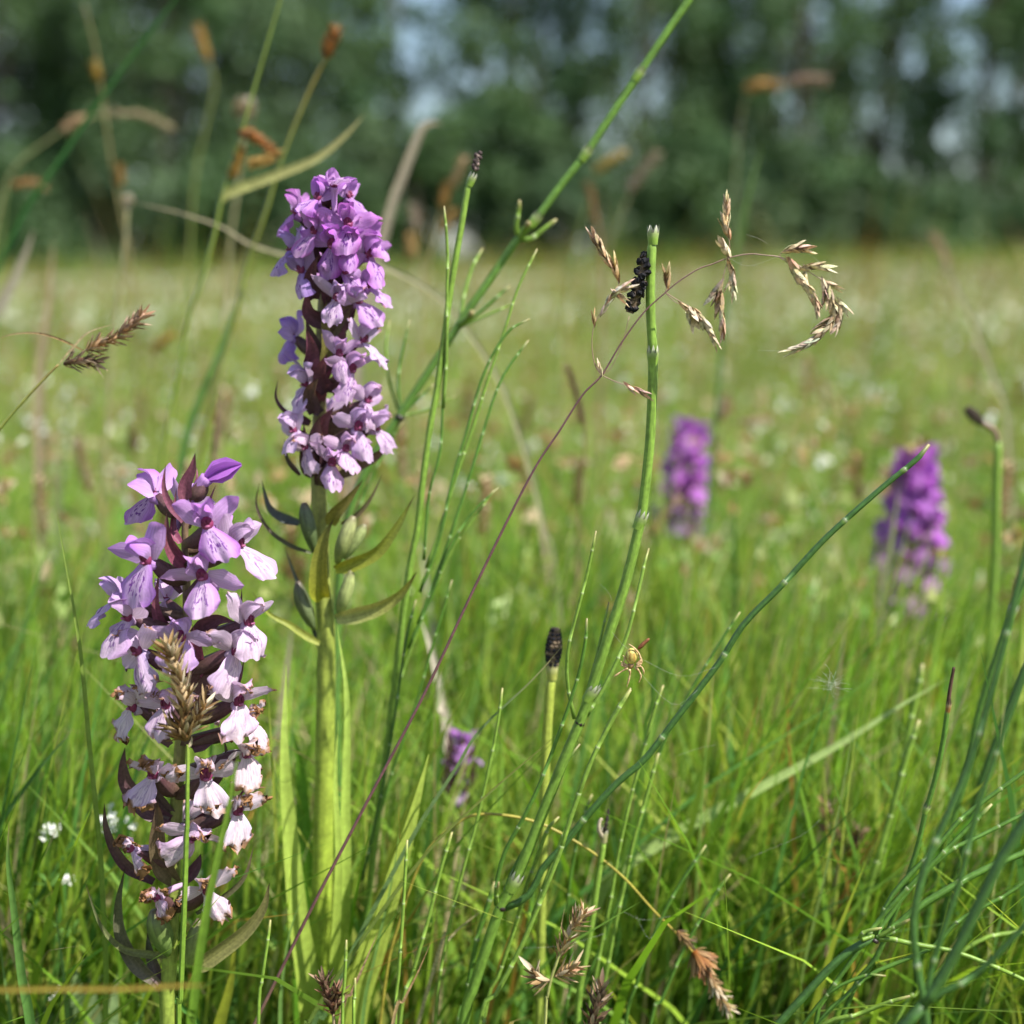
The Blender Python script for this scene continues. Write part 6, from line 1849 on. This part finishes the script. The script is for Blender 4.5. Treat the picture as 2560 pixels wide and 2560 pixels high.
# ------------------------------------------------------------------ white bedstraw
def bedstraw(label, u, v, Y, wpx, nfl, seed, group="white bedstraw flowers", l=0.0016):
    r = random.Random(seed)
    stem = [(u, v + 20), (u + r.uniform(-12, 12), v + 160), (u + r.uniform(-25, 25), v + 420)]
    pp = to_ground(path(stem, Y), 0.2)
    b = np.array([pp[-1][0], pp[-1][1], 0.0])
    root = thing("bedstraw", b, label, "flower", group)
    mb = MB(); q = catmull(pp, 5)
    tube(mb, q, 3.2 / FPX * 0.46 * 0.5, [(0.14, 0.26, 0.05)], 5)
    top = P(u, v + 14, Y)
    heads = []
    for i in range(nfl):
        a = r.uniform(0, 6.28)
        rad = wpx / FPX * Y * 0.5 * math.sqrt(r.random())
        O = top + np.array([math.cos(a) * rad, math.sin(a) * rad * 0.8, 0.003 + r.uniform(-1.0, 1.0) * rad])
        tube(mb, np.array([top - np.array([0, 0, 0.004]), (top + O) / 2, O]), 0.00018, [(0.16, 0.27, 0.06)], 4)
        heads.append((O, r.uniform(0, 1.57)))
    mb.build("stem", M_STEM, root, b)
    for (O, rot) in heads:
        fb_ = MB()
        tl = np.array([r.uniform(-.5, .5), r.uniform(-.9, .2), 1.0]); tl /= np.linalg.norm(tl)
        e1_ = np.cross(tl, np.array([0, 1.0, 0.2])); e1_ /= np.linalg.norm(e1_)
        e2_ = np.cross(tl, e1_)
        for k in range(4):
            an = rot + k * math.pi / 2
            d = math.cos(an) * e1_ + math.sin(an) * e2_
            s = np.cross(tl, d)
            V = [O, O + d * l * 0.5 + s * l * 0.42 + tl * l * 0.15, O + d * l * 1.05 + tl * l * 0.2, O + d * l * 0.5 - s * l * 0.42 + tl * l * 0.15]
            fb_.add(V, [(0, 1, 2, 3)], [(0.82, 0.83, 0.78)] * 4)
        fb_.build("flower", M_WHITE, root, b)
    # whorl of little leaves on the stem
    for k in range(5):
        lb = MB()
        z = P(u, v + 130, Y)
        an = k * 1.256
        d = np.array([math.cos(an), math.sin(an), 0.35])
        ribbon(lb, np.array([z, z + d * .004, z + d * .008]), [np.cross(d, np.array([0, 0, 1.0])) / np.linalg.norm(np.cross(d, np.array([0, 0, 1.0])))] * 3, [.0004, .0009, .0001], [(0.12, 0.25, 0.05)], m=1)
        lb.build("leaf", M_LEAF, root, b)
    return root


bedstraw("white bedstraw cluster beside the sharp dark green pointed blade", 129, 2082, 0.44, 56, 11, 1)
bedstraw("largest white bedstraw cluster just behind the faded orchid's lower bracts", 300, 2070, 0.45, 92, 20, 2)
bedstraw("small white bedstraw tuft halfway down to the broad low leaves", 167, 2207, 0.44, 24, 4, 3)
bedstraw("white bedstraw bud cluster touching the thin curved bract of the faded orchid", 219, 2262, 0.47, 40, 7, 4)
bedstraw("low white bedstraw tuft between the broad leaves", 134, 2488, 0.43, 28, 4, 5)
bedstraw("low white bedstraw tuft above the yellow lying blade", 243, 2460, 0.45, 24, 3, 6)
bedstraw("white bedstraw tuft seen past the faded orchid's stem", 494, 2192, 0.46, 28, 5, 7)

# blurred bedstraw through the meadow: look-alikes
proto = bedstraw("out-of-focus white bedstraw tuft scattered in the meadow grass", 1600, 1230, 0.9, 36, 7, 21, l=0.0022, group="blurred bedstraw in the meadow")
pz = proto.location.copy()
brr = random.Random(33)
spots = []
for i in range(295):
    Y = 0.72 * (4.8 / 0.72) ** (brr.random() ** 0.8)
    spots.append((brr.uniform(-0.40, 0.40) * Y, Y))
first = True
for (x, Y) in spots:
    o = proto if first else copy_tree(proto)
    first = False
    o.location = (x, Y, brr.uniform(-0.03, 0.02))
    o.rotation_euler = (0, 0, brr.uniform(0, 6.28))
    s = brr.uniform(0.95, 1.25)
    o.scale = (s, s, s)


# look-alike blurred brown sedges and thin horsetail shoots across the mid meadow
def local_sedge(seed, pal, hgt, label, group):
    r = random.Random(seed)
    root = thing("sedge", (0, 0, 0), label, "sedge", group)
    mb = MB()
    q = catmull(np.array([[0, 0, -0.02], [0.004, 0, hgt * 0.5], [0.015, 0.004, hgt]]), 6)
    tube(mb, q, 0.0007, [(0.18, 0.23, 0.05)], 5)
    mb.build("stem", M_STEM, root)
    for j in range(2):
        mb = MB()
        base = q[-1] - np.array([0, 0, 0.014 * j])
        for i in range(22):
            t = i / 22
            d = np.array([math.cos(i * 2.4), math.sin(i * 2.4), 1.2]); d /= np.linalg.norm(d)
            s = np.cross(d, np.array([0, 0, 1.0])); s /= np.linalg.norm(s)
            scale_mesh(mb, base + np.array([0, 0, t * 0.013]), d, s, 0.0058, 0.0026, r.choice(pal), r.choice(pal), 0.5)
        mb.build("spike", M_DRY, root)
    return root


PN = [("blurred brown sedge head scattered in the mid meadow", BRN, 0.24, "scattered brown sedges"), ("blurred straw-coloured sedge head scattered in the mid meadow", TAN, 0.26, "scattered straw sedges")]
for k, (lab, pal, hgt, grp) in enumerate(PN):
    pr = local_sedge(60 + k, pal, hgt, lab, grp)
    for i in range(56):
        Y = 0.62 * (5.0 / 0.62) ** brr.random()
        o = pr if i == 0 else copy_tree(pr)
        o.location = (brr.uniform(-0.40, 0.40) * Y, Y, 0)
        o.rotation_euler = (brr.uniform(-.18, .18), brr.uniform(-.18, .18), brr.uniform(0, 6.28))
        s = brr.uniform(0.75, 1.08)
        o.scale = (s, s, s)

root = thing("horsetail", (0, 0, 0), "thin blurred green horsetail shoot scattered in the mid meadow", "horsetail", "scattered horsetail shoots")
mb = MB()
jointed(mb, np.array([[0, 0, -0.01], [0.006, 0, 0.1], [0.02, 0.004, 0.2], [0.035, 0.006, 0.27]]), 0.0011, 0.0007, HG, HGL, 0.02)
mb.build("stem", M_STEM, root)
for k in range(4):
    mb = MB()
    z0 = 0.10 + 0.03 * k
    an = k * 2.4
    d = np.array([math.cos(an) * 0.4, math.sin(an) * 0.4, 1.0])
    s0 = np.array([0.006 + 0.1 * (z0 - 0.1), 0, z0])
    jointed(mb, np.array([s0, s0 + d * .02 + np.array([d[0] * .01, d[1] * .01, 0]), s0 + d * 0.07]), 0.0006, 0.0004, HG, HGL, 0.013, sides=6)
    mb.build("branch", M_STEM, root)
for i in range(60):
    Y = 0.55 * (2.6 / 0.55) ** brr.random()
    o = root if i == 0 else copy_tree(root)
    o.location = (brr.uniform(-0.40, 0.40) * Y, Y, 0)
    o.rotation_euler = (brr.uniform(-.25, .25), brr.uniform(-.1, .4), brr.uniform(-.6, .6))
    s = brr.uniform(0.62, 0.92)
    o.scale = (s, s, s)


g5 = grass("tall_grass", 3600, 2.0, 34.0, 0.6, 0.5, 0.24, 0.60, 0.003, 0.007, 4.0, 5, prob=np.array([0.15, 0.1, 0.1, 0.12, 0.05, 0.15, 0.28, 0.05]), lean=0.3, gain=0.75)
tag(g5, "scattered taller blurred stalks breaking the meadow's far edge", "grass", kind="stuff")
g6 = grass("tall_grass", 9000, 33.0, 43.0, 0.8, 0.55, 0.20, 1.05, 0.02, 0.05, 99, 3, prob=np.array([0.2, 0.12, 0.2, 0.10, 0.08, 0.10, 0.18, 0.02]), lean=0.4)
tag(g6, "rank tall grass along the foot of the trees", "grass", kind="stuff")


# far flower and seed-head specks (uncountable)
def specks(name, n, r0, r1, size, z0, z1, pal, label, cat):
    r = r0 * (r1 / r0) ** nrg.random(n)
    a = (nrg.random(n) * 2 - 1) * 0.5
    p = np.stack([r * np.sin(a), r * np.cos(a), gz(r * np.sin(a), r * np.cos(a)) + z0 + (z1 - z0) * nrg.random(n)], 1)
    k = 3
    V, C = [], []
    for j in range(k):
        ax = nrg.normal(size=(n, 3)); ax /= np.linalg.norm(ax, axis=1)[:, None]
        bx = np.cross(ax, nrg.normal(size=(n, 3))); bx /= np.linalg.norm(bx, axis=1)[:, None]
        s = (size * (0.6 + 0.8 * nrg.random(n)) * np.maximum(1, r / 6))[:, None]
        V.append(np.stack([p - ax * s, p + bx * s * .5, p + ax * s, p - bx * s * .5], 1).reshape(-1, 3))
        cc = np.array(pal)[nrg.integers(0, len(pal), n)]
        C.append(np.repeat(cc, 4, axis=0))
    V = np.concatenate(V); C = np.concatenate(C)
    o = np_mesh(name, V, np.zeros((0, 3), int), np.arange(len(V)).reshape(-1, 4), C, M_GRASS, smooth=False)
    tag(o, label, cat, kind="stuff")


specks("white_flower_haze", 2600, 3.0, 30, 0.011, 0.21, 0.28, [(0.8, 0.8, 0.74), (0.7, 0.72, 0.6)], "far pale specks of white flowers over the meadow", "flowers")
specks("seed_head_haze", 3600, 3.5, 42, 0.009, 0.20, 0.30, [(0.40, 0.30, 0.17), (0.34, 0.22, 0.11), (0.44, 0.37, 0.24)], "far tan haze of seed heads over the meadow", "seed heads")


# ------------------------------------------------------------------ broad low leaves, bottom left
lb_ = P(160, 2700, 0.43); lb_[2] = 0.0
lroot = thing("broad_leaf_plant", lb_, "low plant with pale grey-green pointed oval leaves beside the faded orchid's foot", "plant")
for (pts, w, tw) in [([(185, 2590), (190, 2520), (192, 2470), (192, 2420)], 46, 0.2), ([(140, 2600), (125, 2560), (108, 2520), (84, 2488)], 60, -0.3), ([(215, 2600), (222, 2550), (228, 2510), (240, 2482)], 56, 0.3), ([(290, 2600), (285, 2540), (284, 2490), (294, 2435)], 28, 0.6), ([(60, 2620), (40, 2590), (20, 2560), (0, 2530)], 50, 0.2), ([(170, 2620), (165, 2570), (150, 2545), (158, 2515)], 40, 0.1)]:
    leafpart(lroot, lb_, pts, 0.43, w * 1.25, (0.20, 0.30, 0.12), (0.24, 0.34, 0.15), twist=tw, cup=0.35, ground=False)


# ------------------------------------------------------------------ spider and cobweb
def spider():
    Y = 0.372
    c = P(1579, 1640, Y)
    root = thing("spider", c, "small yellow striped orb spider hanging head down beside the horsetail", "spider")
    body = MB()
    ax = np.array([0.06, -0.1, 1.0]); ax /= np.linalg.norm(ax)
    sx = np.array([1.0, 0, -0.06]); sy = np.cross(ax, sx)
    V, F, C = [], [], []
    n, m = 12, 16
    for i in range(n + 1):
        th = math.pi * i / n
        for k in range(m):
            ph = 2 * math.pi * k / m
            rr_ = math.sin(th) ** 0.85
            z = math.cos(th)
            p = c + ax * z * 0.0022 + sx * rr_ * 0.0017 * math.cos(ph) + sy * rr_ * 0.0016 * math.sin(ph)
            V.append(p)
            x = rr_ * math.cos(ph)
            stripe = abs(abs(x) - 0.45 - 0.08 * math.sin(z * 9)) < 0.14
            edge = abs(x) > 0.82
            cc = (0.30, 0.17, 0.05) if edge else (0.36, 0.20, 0.05) if stripe else (0.62, 0.56, 0.14)
            if abs(x) < 0.12:
                cc = (0.55, 0.42, 0.12)
            C.append(cc)
    for i in range(n):
        for k in range(m):
            F.append((i * m + k, i * m + (k + 1) % m, (i + 1) * m + (k + 1) % m, (i + 1) * m + k))
    body.add(V, F, C)
    hd = c - ax * 0.0028
    tube(body, np.array([hd + ax * .0009, hd + ax * .0003, hd - ax * .0004, hd - ax * .0009]), np.array([.0005, .0009, .0008, .0003]), [(0.34, 0.20, 0.09)], 10)
    body.build("body", M_SPIDER, root, c)
    f = lambda x, y: e1(x, y)
    legs = [
        [f(1020, 1020), f(985, 1040), f(940, 1070), f(925, 1080)], [f(1030, 1030), f(1035, 1060), f(1025, 1110), f(1012, 1155)],
        [f(1070, 1020), f(1095, 1040), f(1110, 1080), f(1095, 1125)], [f(1075, 1010), f(1110, 1010), f(1128, 1040), f(1130, 1065)],
        [f(1020, 1010), f(990, 985), f(1000, 950), f(985, 935)], [f(1080, 1000), f(1108, 965), f(1098, 925), f(1060, 880), f(1025, 855)],
        [f(1015, 1015), f(975, 1000), f(985, 990), f(970, 975)], [f(1082, 1004), f(1115, 985), f(1108, 950), f(1085, 900)],
    ]
    for i, pts in enumerate(legs):
        mb = MB()
        q = catmull(path([(p[0], p[1], -0.0008 * (1 if i % 2 else -0.2)) for p in pts], Y - 0.0004), 5)
        tt = np.linspace(0, 1, len(q))
        tube(mb, q, (0.00034 - 0.0002 * tt) * (1 + 0.25 * np.sin(tt * 12)), [(0.42, 0.25, 0.12) if int(x * 9) % 2 else (0.55, 0.38, 0.20) for x in tt], 6)
        mb.build("leg", M_SPIDER, root, c)


spider()
mb = MB()
tube(mb, catmull(path([e1(1090, 890), e1(1130, 850), e1(1168, 818)], 0.374), 4), np.array([3, 5, 6, 6, 5.5, 5, 5, 4, 2.5]) / FPX * .374 * 0.9, [(0.30, 0.12, 0.06)], 6, 0.2)
o = mb.build("dead_flower_scrap", M_DRY)
tag(o, "tiny rust-brown plant scrap caught by the spider's leg", "plant scrap")


def web(label, threads, Y, r=0.00004):
    mb = MB()
    b = P(threads[0][0][0], threads[0][0][1], Y)
    for th in threads:
        tube(mb, catmull(path(th, Y), 4) , r, [(0.8, 0.82, 0.8)], 4)
    o = mb.build("cobweb", M_WEB, None, b)
    o.location = tuple(b)
    tag(o, label, "cobweb", "cobweb threads")


wr = random.Random(12)
th = []
for i in range(34):
    a = wr.uniform(0, 6.28)
    l = wr.uniform(15, 62)
    x0, y0 = 2080 + wr.uniform(-10, 10), 1715 + wr.uniform(-10, 10)
    th.append([(x0, y0), (x0 + math.cos(a) * l * 0.5 + wr.uniform(-8, 8), y0 + math.sin(a) * l * 0.45 - 8, wr.uniform(-.003, .003)), (x0 + math.cos(a) * l + wr.uniform(-14, 14), y0 + math.sin(a) * l * 0.7 - 10, wr.uniform(-.004, .004))])
web("white tuft of gossamer floating in the open grass", th, 0.385, 0.000013)
web("fine cobweb threads strung from the spider to the dark diagonal branch", [[(1590, 1640), (1700, 1690), (1790, 1668)], [(1580, 1660), (1680, 1760), (1745, 1725)], [(1530, 1580), (1555, 1610), (1575, 1625)], [(1500, 1460), (1520, 1480), (1530, 1500)]], 0.375, 0.000011)
web("fine gossamer threads caught between the panicle's drooping spikelets", [[f1(1070, 470), f1(1200, 520), f1(1390, 460)], [f1(1180, 320), f1(1260, 345), f1(1320, 380)], [f1(1560, 430), f1(1640, 490), f1(1740, 620)], [f1(1460, 1060), f1(1370, 1060), f1(1250, 1055)], [f1(1640, 780), f1(1600, 900), f1(1590, 960)]], 0.378, 0.000010)
web("stray cobweb threads low over the tuft's shoots", [[(1560, 2280), (1610, 2300), (1680, 2290)], [(1590, 2290), (1620, 2345), (1640, 2330)], [(1290, 2370), (1400, 2365), (1510, 2335)], [(1860, 2150), (2000, 2090), (2050, 2050)], [(1690, 1890), (1750, 1870), (1790, 1862)]], 0.39, 0.000011)

specks("herb_leaf_glints", 5200, 0.62, 5.0, 0.0065, 0.02, 0.225, [(0.34, 0.46, 0.14), (0.22, 0.40, 0.08), (0.44, 0.50, 0.24), (0.15, 0.33, 0.05), (0.40, 0.44, 0.16)], "small herb leaves mixed through the meadow grass, the pale ones painted as leaf glints", "herbs")  # pale flakes among the leaves: leaf highlights put into colour
specks("seed_litter", 2600, 0.66, 5.0, 0.0055, 0.10, 0.27, [(0.50, 0.40, 0.24), (0.40, 0.26, 0.12), (0.58, 0.50, 0.34), (0.30, 0.17, 0.07)], "straw and brown seed flecks among the mid meadow grass", "seed heads")
specks("pale_flower_flecks", 1500, 0.8, 6.0, 0.0034, 0.16, 0.27, [(0.8, 0.8, 0.72), (0.72, 0.74, 0.58)], "tiny pale flower flecks strewn through the mid meadow", "flowers")
